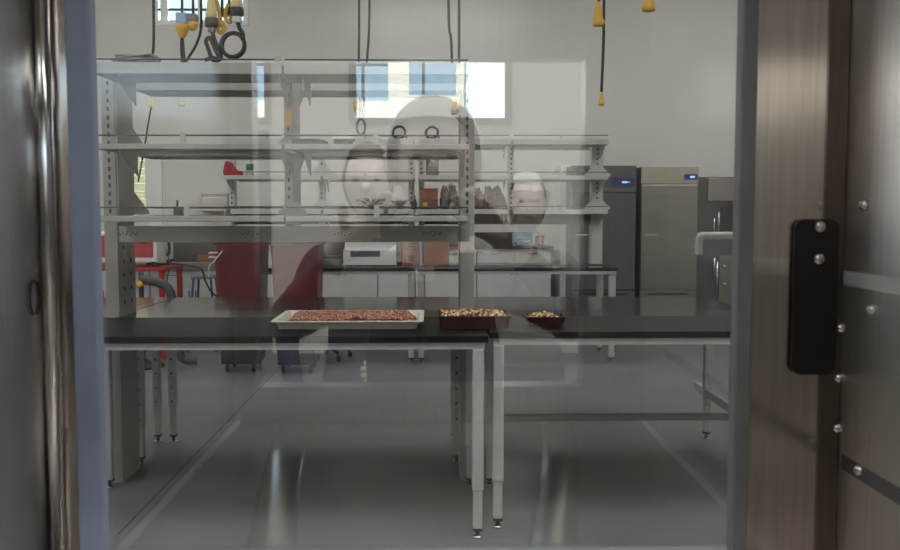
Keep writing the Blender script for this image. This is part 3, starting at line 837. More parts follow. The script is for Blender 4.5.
# blue stool
bx0, bx1 = xw(193, 9.9), xw(214, 9.9)
st = thing('step_stool', 'step stool with blue tube legs between the red table and maroon bin', 'stool', ((bx0+bx1)/2, 9.9, 0))
w = (bx1-bx0)/2
sz = zw(275, 9.9)
box('seat', M['greyp'], st, -w, w, -.14, .14, sz-.03, sz, bev=.006)
for (a, c) in ((-1, -1), (1, -1), (-1, 1), (1, 1)):
    MB().cyl((a*(w-.02), c*.11, sz-.031), (a*(w+.04), c*.18, .001), .012, 10).build('leg', M['blue'], st)
b = MB()
for c in (-1, 1): b.cyl((-w-.0, c*.14, sz*.62), (w+.0, c*.14, sz*.62), .009, 8)
b.build('cross_bar', M['blue'], st)

# maroon bins
def bin_(label, pxa, pxb, Y):
    xa, xb = xw(pxa, Y, 250), xw(pxb, Y, 250)
    w = (xb-xa)/2
    t = thing('wheeled_bin', label, 'bin', ((xa+xb)/2, Y+.26, 0), 0, 'maroon bins')
    b = MB()
    zt_ = 1.25
    def ring(hw, hd, z, r=.05):
        o = []
        for (sx_, sy_, a0) in ((1, 1, 0), (-1, 1, 90), (-1, -1, 180), (1, -1, 270)):
            for k in range(5):
                an = math.radians(a0+k*22.5); o.append((sx_*(hw-r)+r*math.cos(an), sy_*(hd-r)+r*math.sin(an), z))
        return o
    rs = [(w*.85, .20, .25), (w*.86, .21, .29), (w*.985, .25, 1.10), (w, .26, 1.10), (w, .26, 1.17)]
    vs = []; fs = []
    for q in rs: vs += ring(*q)
    N = 20
    for i in range(len(rs)-1):
        for k in range(N):
            k2 = (k+1) % N; fs.append((i*N+k, i*N+k2, (i+1)*N+k2, (i+1)*N+k))
    fs.append(tuple(range(N-1, -1, -1))); fs.append(tuple(range((len(rs)-1)*N, len(rs)*N)))
    bv, fc = b._add(vs, fs, False); bmesh.ops.recalc_face_normals(b.bm, faces=fc)
    # raised panel border on the front
    for (a0, a1, z0_, z1_) in ((-.12, -.105, .35, 1.05), (.105, .12, .35, 1.05), (-.12, .12, 1.035, 1.05), (-.12, .12, .35, .365)):
        yb2 = lambda z: -(.21+(z-.2)*(.04/.9))-.004
        b._add([(a0, yb2(z0_), z0_), (a1, yb2(z0_), z0_), (a1, yb2(z1_), z1_), (a0, yb2(z1_), z1_), (a0, yb2(z0_)+.012, z0_), (a1, yb2(z0_)+.012, z0_), (a1, yb2(z1_)+.012, z1_), (a0, yb2(z1_)+.012, z1_)],
               [(3,2,1,0)[::-1], (0,4,5,1)[::-1], (1,5,6,2)[::-1], (2,6,7,3)[::-1], (3,7,4,0)[::-1]])
    b.build('bin_body', M['bin'], t)
    MB().box(-w-.004, w+.004, -.265, .265, 1.171, 1.215, bev=.012).build('lid', M['bin'], t)
    box('dolly', M['rubber'], t, -w*.8, w*.8, -.19, .19, .075, .249, bev=.01)
    for (a, c) in ((-1, -1), (1, -1), (-1, 1), (1, 1)):
        b = MB(); b.lathe([(.03, -.014), (.037, -.010), (.037, .010), (.03, .014)], 16, (a*(w*.8-.05), c*.15, .0375), 'x'); b.build('caster', M['rubber'], t)
    return t
b1 = bin_('tall maroon wheeled bin with tied straps at its left edge, nearest the red table', 212.5, 260, 8.40)
b2 = bin_('tall maroon wheeled bin on the right, next to the far bench end', 269.5, 318, 8.35)
b = MB()
ww = .22
for (zz) in (1.10, 1.06):
    b.tube([(-ww-.03, -.10, zz+.0), (-ww-.02, -.285, zz+.002), (-ww+.06, -.285, zz+.004)], .006, 6)
b.tube(smooth_path([(-ww+.1, -.285, 1.12), (-ww+.03, -.30, 1.03), (-ww-.02, -.29, .98), (-ww-.03, -.27, .88)], 5), .005, 6)
b.build('strap', M['white'], b1)

# office stool base under the far bench
oc = thing('swivel_stool', 'black swivel stool with a five-star castor base right of the maroon bins', 'stool', (xw(323, 9.26), 9.26, 0))
b = MB(); b.lathe([(.045, .10), (.045, .16), (.026, .17), (.026, .46)], 16); b.build('column', M['blackp'], oc)
MB().lathe([(.14, .461), (.19, .48), (.195, .51), (.18, .54), (.02, .55)], 24).build('seat', M['dgrey'], oc)
for k in range(5):
    a = 2*PI*k/5+.35
    c, s_ = math.cos(a), math.sin(a)
    b = MB(); b.tube([(c*.03, s_*.03, .135), (c*.15, s_*.15, .125), (c*.255, s_*.255, .085)], .02, 8, True, [.026, .022, .016]); lg = b.build('base_arm', M['blackp'], oc)
    b = MB(); b.lathe([(.022, -.020), (.029, -.016), (.029, -.004), (.012, -.003), (.012, .003), (.029, .004), (.029, .016), (.022, .020)], 14, (c*.265, s_*.265, .030), 'x'); b.cyl((c*.255, s_*.255, .05), (c*.255, s_*.255, .085), .008, 8); b.build('caster', M['rubber'], lg)

# ------------------------------------------------------------------ things on the far benches
Y = 9.25
x0, x1 = xw(344, Y), xw(396, Y)
pr = thing('bench_instrument', 'white bench instrument with a dark slot window on the far bench', 'instrument', ((x0+x1)/2, Y+.22, TZ))
w = (x1-x0)/2
hh = zw(240, Y)-TZ
MB().prism([(-.22, .012), (.22, .012), (.22, hh), (-.10, hh), (-.22, hh*.62)], 'x', -w, w).build('housing', M['white'], pr)
MB().prism([(-.224, hh*.36), (-.2195, hh*.36), (-.2195, hh*.58), (-.224, hh*.58)], 'x', -w+.06, w-.16).build('slot_window', M['dgrey'], pr)
box('base', M['blackp'], pr, -w+.01, w-.01, -.21, .21, .0, .0115)
x0, x1 = xw(317, Y), xw(341, Y)
bl = thing('balance', 'small grey laboratory balance left of the white instrument', 'balance', ((x0+x1)/2, Y+.15, TZ))
box('balance_body', M['greyp'], bl, -.11, .11, -.14, .14, .004, .07, bev=.01)
MB().lathe([(.02, .0705), (.02, .09), (.085, .095), (.085, .102)], 20).build('weighing_pan', M['steel'], bl)
b = MB(); b.box(-.11, .11, .10, .135, .0705, .24, bev=.008); b.build('rear_column', M['dgrey'], bl)
fb = MB().box(xw(396.5, Y), xw(401.5, Y), Y+.02, Y+.30, TZ+.0005, zw(240, Y), bev=.003).build('binder', M['blackp'])
tag(fb, 'black upright binder between the white instrument and cardboard box', 'binder')
def carton(label, pa, pb, ya, Y, zbase, dep=.26, marks=False, group='cardboard boxes', open_=False):
    xa, xb = xw(pa, Y), xw(pb, Y); zt_ = zw(ya, Y); w = (xb-xa)/2; h = zt_-zbase
    t = thing('cardboard_box', label, 'box', ((xa+xb)/2, Y+dep/2, zbase+.0005), 0, group)
    b = MB()
    if open_:
        b.box(-w, w, -dep/2, -dep/2+.005, 0, h*.92).box(-w, w, dep/2-.005, dep/2, 0, h).box(-w, -w+.005, -dep/2+.005, dep/2-.005, 0, h).box(w-.005, w, -dep/2+.005, dep/2-.005, 0, h).box(-w+.005, w-.005, -dep/2+.005, dep/2-.005, 0, .005)
    else: b.box(-w, w, -dep/2, dep/2, 0, h, bev=.002)
    b.build('carton', M['card'], t)
    if marks:
        b = MB()
        b.box(-.03, .03, -dep/2-.0012, -dep/2-.0002, h*.18, h*.40)
        b.box(-.055, .05, -dep/2-.0012, -dep/2-.0002, h*.62, h*.66).box(-.02, .04, -dep/2-.0012, -dep/2-.0002, h*.72, h*.78).box(.0, .05, -dep/2-.0012, -dep/2-.0002, h*.83, h*.90)
        b.build('printed_mark', M['slot'], t)
    return t
carton('cardboard box with black print on the far bench beside the binder', 402, 419, 240, Y, TZ, marks=True)
carton('plain cardboard box on the far bench, right of the printed one', 424, 449, 241, Y, TZ)
fo = MB().box(xw(419.6, Y), xw(421.6, Y), Y+.01, Y+.25, TZ+.0005, zw(238, Y)).build('folder', M['bluep'])
tag(fo, 'thin pale blue folder standing between the two cardboard boxes', 'folder')
# far lower shelf
sz = fl[2][1]
Y = 9.30
c = carton('small open cardboard box with a yellow sticker on the far lower shelf', 421, 438, 188, Y, sz, dep=.22, open_=True)
w = (xw(438, Y)-xw(421, Y))/2
box('yellow_sticker', M['yellow'], c, -w+.02, -w+.065, -.1112, -.1102, .015, .07)
def crumpled_bag(label, px0, px1, ytop, Y, zb, m, seed, lean=0.0):
    rnd = random.Random(seed)
    xa, xb = xw(px0, Y), xw(px1, Y); h = zw(ytop, Y)-zb
    t = MB(); seg, n = 14, 11
    W = (xb-xa)/2; vs = []; fs = []
    for i in range(n):
        q = i/(n-1)
        prof = [.85, 1.0, 1.0, .98, .95, .90, .84, .76, .66, .55, .42][i]
        for k in range(seg):
            a = 2*PI*k/seg
            jr = 1+rnd.uniform(-.20, .12)*(.5+1.2*q)
            vs.append((W*prof*jr*math.cos(a)+lean*q*h, .075*prof*jr*math.sin(a), .002+h*q*(1+rnd.uniform(-.30, .06)*q*q)))
    for i in range(n-1):
        for k in range(seg):
            k2 = (k+1) % seg; fs.append((i*seg+k, i*seg+k2, (i+1)*seg+k2, (i+1)*seg+k))
    fs.append(tuple(range(seg-1, -1, -1))); fs.append(tuple(range((n-1)*seg, n*seg)))
    bv, fc = t._add(vs, fs, False); bmesh.ops.recalc_face_normals(t.bm, faces=fc)
    o = t.build('plastic_bag', m, None, ((xa+xb)/2, Y+.09, zb))
    return tag(o, label, 'bag', 'bags on the far lower shelf')
crumpled_bag('crumpled grey bag next to the small open carton, leftmost of the bags', 439.5, 450, 184, Y, sz, M['bag'], 1)
crumpled_bag('crumpled grey bag just left of the front rack post', 449, 461, 183, Y+.03, sz, M['bag'], 2, -.1)
crumpled_bag('brown-grey slumped bag just right of the front rack post', 474, 488, 187, Y, sz, M['bag2'], 3, -.15)
crumpled_bag('brown-grey leaning bag, second right of the front rack post', 486, 500, 186, Y+.02, sz, M['bag2'], 4, -.2)
crumpled_bag('pointed brown-grey bag leaning at the far rack upright, rightmost of the bags', 496, 509, 184, Y, sz, M['bag2'], 5, -.25)
def dried(label, px, w, h, Y, zb, seed):
    rnd = random.Random(seed); b = MB()
    for k in range(26):
        a = rnd.uniform(0, 2*PI); r = rnd.uniform(.3, 1)*w
        b.tube(smooth_path([(rnd.uniform(-.02, .02), rnd.uniform(-.02, .02), .003), (r*.5*math.cos(a), .06*math.sin(a), h*rnd.uniform(.4, .9)), (r*math.cos(a), .10*math.sin(a), h*rnd.uniform(.3, 1.0))], 4), .0035, 5)
        b.ball((r*math.cos(a), .10*math.sin(a), h*rnd.uniform(.35, .95)), .008, .008, .006, 6, 4)
    o = b.build('dried_plant', M['plant'], None, (xw(px, Y), Y+.13, zb))
    return tag(o, label, 'plant', 'dried plants on the far shelf')
dried('dried plant tangle on the far lower shelf, left of the pair', 371, .17, .12, Y, sz, 4)
dried('smaller dried plant tangle beside the far rack double upright', 400, .11, .10, Y, sz, 6)
gl = MB(); gl.lathe([(.026, .0005), (.028, .06), (.012, .10), (.012, .13), (.016, .135)], 14)
tag(gl.build('grey_bottle', M['dgrey'], None, (xw(414.5, Y), Y+.02, sz)), 'small dark bottle in front of the double upright beside the open carton', 'bottle')
# far middle shelf: red stapler-like tool and small green-labelled box
sz = fl[1][1]; Y = 9.3
rd = thing('tape_gun', 'red tape gun on the left end of the far middle shelf', 'tool', (xw(233, Y), Y+.06, sz))
w = .09
box('base', M['red'], rd, -w, w, -.04, .04, .0005, .045, bev=.008)
MB().prism([(-w, .045), (w*.55, .045), (w*.2, .075), (-w*.25, .13), (-w*.75, .145), (-w, .10)], 'y', -.03, .03).build('handle', M['red'], rd)
box('blade_guard', M['dkplate'], rd, -w-.008, -w+.002, -.03, .03, .01, .06)
gb = thing('reagent_bottle', 'small white bottle with a green label on the far middle shelf', 'bottle', (xw(249.5, Y), Y+.05, sz))
MB().lathe([(.036, .0005), (.036, .125), (.02, .14), (.02, .15)], 16).build('bottle_body', M['white'], gb)
MB().lathe([(.0368, .05), (.0368, .115)], 16).build('label', M['green'], gb)
MB().lathe([(.022, .1505), (.022, .172)], 14).build('cap', M['white'], gb)
gbx = MB().box(xw(426, 9.62), xw(439, 9.62), 9.74, 9.86, fl[1][1]+.0005, zw(157, 9.62), bev=.004).build('grey_case', M['greyp'])
tag(gbx, 'grey case on the back half of the far middle shelf above the small carton', 'case')
wbx = MB().box(xw(515, 9.3), xw(556, 9.3), 9.74, 9.98, fl[2][1]+.0005, zw(190, 9.6), bev=.003).build('flat_white_box', M['white'])
tag(wbx, 'wide white box on the back of the far lower shelf at right', 'box')

# far top shelf: coils
def coil(label, px, py, r, Y, zb, m, turns=3, seed=0, group='cord coils on the far top shelf'):
    rnd = random.Random(seed)
    pts = []
    for k in range(turns*16+1):
        a = 2*PI*k/16; rr = r*(1+.10*math.sin(k*.7+seed))
        pts.append((rr*math.cos(a), .014*math.sin(k*.21+seed)+.004*k/16, r*1.12+rr*math.sin(a)*.98))
    pts += [(r*1.1, .02, r*.5), (r*1.3, .02, .012)]
    b = MB(); b.tube(pts, .0085, 6)
    o = b.build('cord_coil', m, None, (xw(px, Y), Y+.1, zb)); return tag(o, label, 'cord', group)
zt3 = fl[0][1]
coil('navy cord coil on the far top shelf, left of two', 399, 0, .062, 9.28, zt3, M['bcord'], 3, 1)
coil('navy cord coil on the far top shelf, right of two', 432, 0, .060, 9.28, zt3, M['bcord'], 3, 2)
# near top and middle shelf things
zt1 = levels[1][1]
ftb = MB().prism([(-.095, .0005), (.085, .0005), (.07, .028), (.0, .034), (-.095, .030)], 'y', 0, .16).build('folded_pouch', M['dgrey'], None, (xw(311, 4.78), 4.78, zt1))
tag(ftb, 'flat dark grey pouch on the middle shelf beside the centre upright', 'pouch')
lc = thing('lidded_container', 'low container with pale lid and dark contents on the middle shelf', 'container', (xw(343, 4.8), 4.86, zt1))
MB().box(-.045, .045, -.06, .06, .0005, .032, bev=.004).build('dark_base', M['dgrey'], lc)
MB().box(-.054, .054, -.068, .068, .0325, .056, bev=.005).build('lid', M['white'], lc)
rnd = random.Random(5); b = MB()
for k in range(4):
    pts = [(rnd.uniform(-.11, .11), rnd.uniform(.0, .08), rnd.uniform(.012, .05)) for _ in range(8)]
    b.tube(smooth_path(pts, 6), .006, 6)
tag(b.build('cord_tangle', M['gcord'], None, (xw(137, 4.74), 4.74, levels[0][1])), 'grey cord tangle lying on the top shelf of the front rack at left', 'cord')
jb = MB().m(0).box(-.024, .024, -.03, .03, .0005, .05, bev=.003).m(1).cyl((-.008, 0, .05), (-.008, 0, .085), .006, 8)
tag(jb.build('valve_block', [M['greyp'], M['dgrey']], None, (xw(160, 4.98), 5.35, levels[2][1])), 'small grey valve block on the lower shelf near the left upright', 'fitting')

# ------------------------------------------------------------------ drop cords from the ceiling
def connector(parent, p, length, r, m, band=None, flip=False):
    """cone connector hanging with its top at p"""
    b = MB()
    pr_ = [(r*.45, 0), (r*.62, -length*.25), (r*.80, -length*.62), (r*1.0, -length*.80), (r*1.0, -length), (r*.5, -length-.001)]
    if flip: pr_ = [(r*.5, 0), (r, -.002), (r, -length*.3), (r*.8, -length*.5), (r*.5, -length)]
    b.lathe(pr_, 18, p); o = b.build('connector', m, parent)
    if band:
        b = MB(); b.lathe([(r*1.08, -length*.98), (r*1.12, -length*1.0), (r*1.12, -length*1.30), (r*.8, -length*1.34)], 18, p); b.build('band', band, o)
    return o
def drop(label, Y, cords, group='drop cords', m=None):
    """cords: list of pixel paths, the first point is carried up to the ceiling"""
    t = thing('drop_cord', label, 'drop cord', (xw(cords[0][-1][0], Y), Y, CZ), 0, group)
    org = t.location
    for path in cords:
        pts = [at(px, py, Y) for (px, py) in path]
        top = Vector((pts[0].x, Y, CZ))
        pts = [top - org] + [p-org for p in pts]
        MB().tube(smooth_path(pts, 6) if len(pts) > 2 else pts, .011, 8).build('cord', m or M['cord'], t)
    return t, org
Yc = 7.2
# far left single cord
t, o = drop('thin cord at far left hanging to a pale plug above the middle shelf', Yc, [[(153.5, 0), (152.5, 60), (151, 95)]])
p = at(151, 95, Yc)-o; connector(t, p, .09, .022, M['cream'])
b = MB(); b.tube(smooth_path([p+Vector((0,0,-.09)), at(148, 125, Yc)-o, at(144, 150, Yc)-o, at(138, 182, Yc)-o], 6), .007, 6); b.build('lead', M['cord'], t)
# blue plug with yellow cone
t, o = drop('drop cord with pale blue plug and yellow cone, leftmost of the hanging cluster', Yc, [[(182, 0), (182, 12)]])
p = at(182, 13, Yc)-o
b = MB(); b.box(p.x-.042, p.x+.042, -.042, .042, p.z-.085, p.z, bev=.012); b.build('plug', M['bluep'], t)
b = MB(); b.lathe([(.055, -.086), (.050, -.12), (.030, -.17), (.016, -.185)], 18, p); b.build('cone', M['yellow'], t)
b = MB()
for dx in (-1.0, 1.2): b.tube(smooth_path([at(182+dx*.4, 36, Yc)-o, at(182.2+dx, 48, Yc)-o, at(183+dx, 62, Yc)-o, at(182+dx*.5, 92, Yc)-o], 5), .010, 8)
b.build('lead', M['cord'], t)
p2 = at(181.5, 93, Yc)-o; connector(t, p2, .10, .022, M['cream'])
# second plug with long curved cable
t, o = drop('drop cord with grey plug and curved black cable, second in the hanging cluster', Yc, [[(193, 0), (192.5, 14)]])
p = at(192.5, 14, Yc)-o
b = MB(); b.box(p.x-.040, p.x+.040, -.04, .04, p.z-.06, p.z, bev=.012); b.build('plug', M['greyp'], t)
b = MB(); b.lathe([(.045, -.061), (.040, -.09), (.018, -.125)], 16, p); b.build('cone', M['yellow'], t)
t2, o2 = drop('black cable curving down to the top shelf behind the blue plug', Yc+.1, [[(201, 0), (201, 22), (200, 34), (195, 47), (187, 60), (184, 68)]])
# pale yellow connectors with dark bands and coils
t, o = drop('drop cord with pale yellow connector and a flattened black cable loop', Yc, [[(211, -10), (211, -4)]])
p = at(211, -6, Yc)-o; connector(t, p, .185, .045, M['cream'], M['dgrey'])
b = MB(); b.box(p.x-.026, p.x+.026, -.026, .026, p.z-.285, p.z-.248, bev=.008); b.build('plug', M['greyp'], t)
b = MB(); b.tube(smooth_path([at(212, 28, Yc)-o, at(214, 38, Yc)-o, at(218, 48, Yc)-o, at(221, 58, Yc)-o, at(213, 60, Yc)-o, at(208, 48, Yc)-o, at(206, 41, Yc)-o, at(210, 38, Yc)-o, at(214, 47, Yc)-o, at(219, 58, Yc)-o, at(212, 58, Yc)-o, at(205, 60, Yc)-o], 6), .016, 8); b.build('cable_loop', M['cord'], t)
t, o = drop('drop cord with yellow connector and round black cable coil, right in the cluster', Yc, [[(236, -10), (236.5, -4)]])
p = at(236.5, -16, Yc)-o; connector(t, p, .18, .046, M['cream'], M['dgrey'])
b = MB(); b.box(p.x-.032, p.x+.032, -.03, .03, p.z-.29, p.z-.242, bev=.008); b.build('plug', M['white'], t)
pts = [at(238, 20, Yc)-o, at(239, 27, Yc)-o, at(243, 34, Yc)-o]
for k in range(1, 34):
    a = .9-2*PI*k/16
    pts.append(at(233+11.2*math.cos(a), 45+12.2*math.sin(-a), Yc)-o+Vector((0, .02*math.sin(k*.5), 0)))
b = MB(); b.tube(smooth_path(pts, 3), .016, 8); b.build('cable_coil', M['cord'], t)
# yellow hooks between
t, o = drop('pair of yellow hook connectors hanging between the two pale connectors', Yc+.05, [[(222, -6), (222, 2)], [(229, -6), (229, 2)]])
for (pa) in ([(216, 0), (219, 10), (220, 18), (219.5, 22)], [(229, 4), (226, 12), (226, 19), (230, 22), (231, 15)], [(219, 22), (223, 24), (224, 29), (221, 33), (218, 30), (218, 26), (222, 25)]):
    b = MB(); b.tube(smooth_path([at(px, py, Yc+.05)-o for (px, py) in pa], 6), .016, 10); b.build('hook', M['yellow'], t)
# middle drop cords
t, o = drop('double drop cord in the middle ending in a grey coil near the far top shelf', 8.4, [[(359, 0), (358.8, 62), (360, 118)], [(369.5, 0), (367, 60), (363, 118)]])
pts = [at(361+4.2*math.cos(a), 127+8*math.sin(a), 8.4)-o+Vector((0, .012*math.sin(a*.37), 0)) for a in [-PI/2+2*PI*k/14 for k in range(43)]]
b = MB(); b.tube(pts, .011, 7); b.build('cable_coil', M['gcord'], t)
b = MB(); b.lathe([(.02, 0), (.03, -.03), (.03, -.08), (.015, -.11)], 14, at(356.5, 99, 8.4)-o); b.build('connector', M['yellow'], t)
t, o = drop('double drop cord with yellow connectors in front of the right upright', 7.6, [[(448.5, 0), (451, 40), (454, 98)], [(459, 0), (459, 60), (458, 98)]])
for (px, l) in ((454.5, .10), (459, .085)):
    p = at(px, 98, 7.6)-o; connector(t, p, l, .026, M['yellow'], M['dgrey'], flip=False)
b = MB(); b.tube(smooth_path([at(456, 113, 7.6)-o, at(458, 118, 7.6)-o, at(461, 126, 7.6)-o], 5), .007, 6); b.build('lead', M['cord'], t)
b = MB(); b.ball(at(458, 116, 7.6)-o, .022, .02, .03, 10, 8); b.build('plug', M['yellow'], t)
# right drop cords
t, o = drop('short right drop cord with a yellow cone connector above the far rack', 7.0, [[(599, -4), (598.8, 3)]])
p = at(598.5, 2, 7.0)-o; connector(t, p, .175, .040, M['yellow'])
b = MB(); pts = [at(603+1.5*math.cos(a), 22+2.2*math.sin(a), 7.0)-o for a in [2*PI*k/12 for k in range(13)]]; b.tube(pts, .006, 6); b.build('cap_loop', M['yellow'], t)
t, o = drop('long right drop cord ending in a small yellow connector', 7.1, [[(604, 0), (603.5, 40), (601.5, 93)]])
p = at(601.5, 92, 7.1)-o; connector(t, p, .10, .024, M['yellow'])
t, o = drop('rightmost drop cord with a yellow connector at the picture top', 6.9, [[(650, -20), (650, -14)]])
p = at(649, -14, 6.9)-o; connector(t, p, .18, .048, M['yellow'])

# ------------------------------------------------------------------ hall behind the camera (seen in the glass)
pth = 2*D
def rx_(px, dist): return (px-432)*dist/F*1.0
Yw = -HY
dw = pth+Yw
W1 = (rx_(357, dw)-.07, rx_(505, dw)+.07, zw(118, dw)-.07, 3.9)
W2 = (-3.3, rx_(267, dw)+.07, zw(118, dw)-.07, 3.9)
W3 = (1.66, 4.6, zw(118, dw)-.07, 3.9)
wall_holes('wall_rear', M['hall_wall'], HY-.1, HY, [W1, W2, W3])
struct(box('added_dark_panel_l', M['dgrey'], None, LX0, W2[1]-.02, HY+.001, HY+.03, 0, W2[2]-.06))  # dark panel added to cut the hall's glow in the steel and glass
struct(box('added_dark_panel_r', M['dgrey'], None, W3[0]+.02, LX1, HY+.001, HY+.03, 0, W3[2]-.06))  # matching dark panel, also added to dim the reflected hall wall
window('window_3', W1, HY-.1, HY, M['greyp'], .07, [], [])
window('window_4', W2, HY-.1, HY, M['greyp'], .07, [], [])
window('window_5', W3, HY-.1, HY, M['greyp'], .07, [(2.6, .06)], [])
# building across the way
fd = 22.0
FYb = -(fd-pth)
bd = thing('office_building', 'cream office building with blue windows, mirrored in the hatch glass', 'building', (0, FYb, 0))
def bx_(px): return rx_(px, fd)
def bz_(py): return zw(py, fd)
holes = [(bx_(352), bx_(389), bz_(101), 9.0), (bx_(409), bx_(456), bz_(95), 9.0), (bx_(225), bx_(330), bz_(101), 9.0)]
b = MB()
xs = sorted(set([-14, bx_(466)] + [h[0] for h in holes] + [h[1] for h in holes])); zs = sorted(set([0, 12.0, 9.0] + [h[2] for h in holes]))
for i in range(len(xs)-1):
    for j in range(len(zs)-1):
        cx, cz = (xs[i]+xs[i+1])/2, (zs[j]+zs[j+1])/2
        if any(h[0] < cx < h[1] and h[2] < cz < h[3] for h in holes): continue
        b.box(xs[i], xs[i+1], -.4, 0, zs[j], zs[j+1])
b.build('wall', M['facade'], bd)
for h in holes:
    p_ = box('window', M['skypane'], bd, h[0], h[1], -.30, -.22, h[2], h[3])
    b = MB()
    n = 2 if h[1]-h[0] < 1.2 else 4
    for k in range(1, n): 
        xx = h[0]+(h[1]-h[0])*k/n*(.62 if n == 2 else 1); b.box(xx-.035, xx+.035, -.21, -.15, h[2], h[3])
    b.box(h[0], h[1], -.21, -.15, h[2]+.28*3, h[2]+.28*3+.05)
    b.build('mullion', M['mull'], p_)
box('white_wing', M['facade_w'], bd, bx_(466), bx_(466)+2.3, -.6, .02, 0, 12)

# people ------------------------------------------------------------------
def person(name, label, loc, hgt, shirt, hair_m, pose, long_hair=False, hw=1.0):
    """standing figure facing +Y; pose gives elbow, wrist points and finger direction per side in local metres"""
    k = hgt/1.75
    V = []; E = []; Rr = []
    def add(p, r, par=None):
        V.append(Vector(p)); Rr.append(r); i = len(V)-1
        if par is not None: E.append((par, i))
        return i
    pel = add((0, 0, .95*k), (.150*k, .105*k))
    bel = add((0, .0, 1.10*k), (.140*k, .10*k), pel)
    che = add((0, .0, 1.27*k), (.160*k, .105*k), bel)
    shc = add((0, 0, 1.40*k), (.10*k, .075*k), che)
    nek = add((0, .01*k, 1.49*k), (.055*k, .055*k), shc)
    hdb = add((0, .02*k, 1.56*k), (.055*k, .06*k), nek)
    for sgn in (-1, 1):
        hp_ = add((sgn*.09*k, 0, .88*k), (.095*k, .10*k), pel)
        kn = add((sgn*.10*k, .02*k, .49*k), (.060*k, .062*k), hp_)
        an = add((sgn*.10*k, -.01*k, .09*k), (.038*k, .042*k), kn)
        ft = add((sgn*.11*k, .13*k, .035*k), (.038*k, .032*k), an)
        sh = add((sgn*.175*k, 0, 1.385*k), (.058*k, .058*k), shc)
        el, wr, fdir = pose[sgn]
        e_ = add(el, (.042*k, .042*k), sh)
        w_ = add(wr, (.026*k, .030*k), e_)
        fdir = Vector(fdir).normalized()
        side = fdir.cross(Vector((0, 1, 0)))
        if side.length < .2: side = Vector((1, 0, 0))
        side.normalize()
        pm = add(Vector(wr)+fdir*.045*k, (.030*k, .018*k), w_)
        kb = Vector(wr)+fdir*.085*k
        for fi, (off, ln) in enumerate(((-.028, .062), (-.010, .072), (.009, .068), (.027, .054))):
            f0 = add(kb+side*off*k, (.010*k, .010*k), pm)
            bend = Vector((0, .55, 0))
            f1 = add(V[f0]+(fdir+bend*.3).normalized()*ln*.5*k, (.0088*k, .0088*k), f0)
            f2 = add(V[f1]+(fdir+bend*1.2).normalized()*ln*.5*k, (.0075*k, .0075*k), f1)
        t0 = add(Vector(wr)+fdir*.03*k-side*.034*k*sgn*(1), (.012*k, .012*k), pm)
        t1_ = add(V[t0]+(fdir*.7-side*sgn*.7).normalized()*.04*k, (.010*k, .010*k), t0)
    me = bpy.data.meshes.new('person_rig')
    me.from_pydata([tuple(v) for v in V], E, [])
    bm = bmesh.new(); bm.from_mesh(me); bm.verts.ensure_lookup_table()
    lay = bm.verts.layers.skin.verify()
    for i, v in enumerate(bm.verts):
        v[lay].radius = Rr[i]; v[lay].use_root = (i == 0)
    bm.to_mesh(me); bm.free()
    tmp = bpy.data.objects.new('tmp', me); COL.objects.link(tmp)
    tmp.modifiers.new('skin', 'SKIN'); sb = tmp.modifiers.new('sub', 'SUBSURF'); sb.levels = 2; sb.render_levels = 2
    dg = bpy.context.evaluated_depsgraph_get(); dg.update()
    nm = bpy.data.meshes.new_from_object(tmp.evaluated_get(dg))
    bpy.data.objects.remove(tmp)
    b = MB(); b.bm.from_mesh(nm); bpy.data.meshes.remove(nm)
    bmesh.ops.bisect_plane(b.bm, geom=b.bm.verts[:]+b.bm.edges[:]+b.bm.faces[:], plane_co=(0, 0, .97*k), plane_no=(0, 0, 1))
    bmesh.ops.bisect_plane(b.bm, geom=b.bm.verts[:]+b.bm.edges[:]+b.bm.faces[:], plane_co=(0, 0, 1.455*k), plane_no=(0, 0, 1))
    wr = {s: Vector(pose[s][1]) for s in (-1, 1)}
    for f in b.bm.faces:
        f.smooth = True
        c = f.calc_center_median()
        idx = 1
        if c.z < .97*k and abs(c.x) < .3*k: idx = 2
        if c.z < .085*k: idx = 3
        if c.z > 1.455*k and abs(c.x) < .1*k and c.y < .15: idx = 0
        for s in (-1, 1):
            ax = (wr[s]-Vector(pose[s][0])).normalized()
            if (c-wr[s]).dot(ax) > -.02 and (c-wr[s]).length < .2: idx = 0
        f.material_index = idx
    # head with a face
    hc = Vector((0, .03*k, 1.632*k))
    b.m(0).ball(hc, .076*k, .096*k, .117*k, 28, 20)
    for v in b.bm.verts:
        dz = (v.co.z-hc.z)/(.117*k)
        if abs(v.co.x) < .09*k and -1.05 < dz < -.15 and v.co.z > 1.515*k and (v.co-hc).length > .05:
            v.co.x *= 1-.22*(-dz-.15)
    b.ball(hc+Vector((0, .098*k, -.018*k)), .013*k, .018*k, .020*k, 10, 8)
    b.ball(hc+Vector((0, .088*k, .008*k)), .008*k, .014*k, .030*k, 8, 8)
    for s in (-1, 1):
        b.m(0).ball(hc+Vector((s*.077*k, -.004*k, -.005*k)), .009*k, .018*k, .030*k, 10, 8)
        b.m(4).ball(hc+Vector((s*.030*k, .083*k, .008*k)), .012*k, .008*k, .007*k, 10, 8)
    b.m(5).ball(hc+Vector((0, .086*k, -.055*k)), .022*k, .008*k, .007*k, 10, 8)
    body = b.build(name, [M['skin'], shirt, M['trouser'], M['shoe'], M['eye'], M['lip']], None, loc)
    tag(body, label, 'person')
    # hair
    hb = MB(); hb.ball(hc+Vector((0, -.012*k, .012*k)), .086*k*hw, .104*k*hw, .122*k, 28, 20)
    dele = [v for v in hb.bm.verts if (v.co.y-hc.y) > .045*k and (v.co.z-hc.z) < .070*k or (v.co.z-hc.z) < (-.10*k if long_hair else -.045*k)]
    bmesh.ops.delete(hb.bm, geom=dele, context='VERTS')
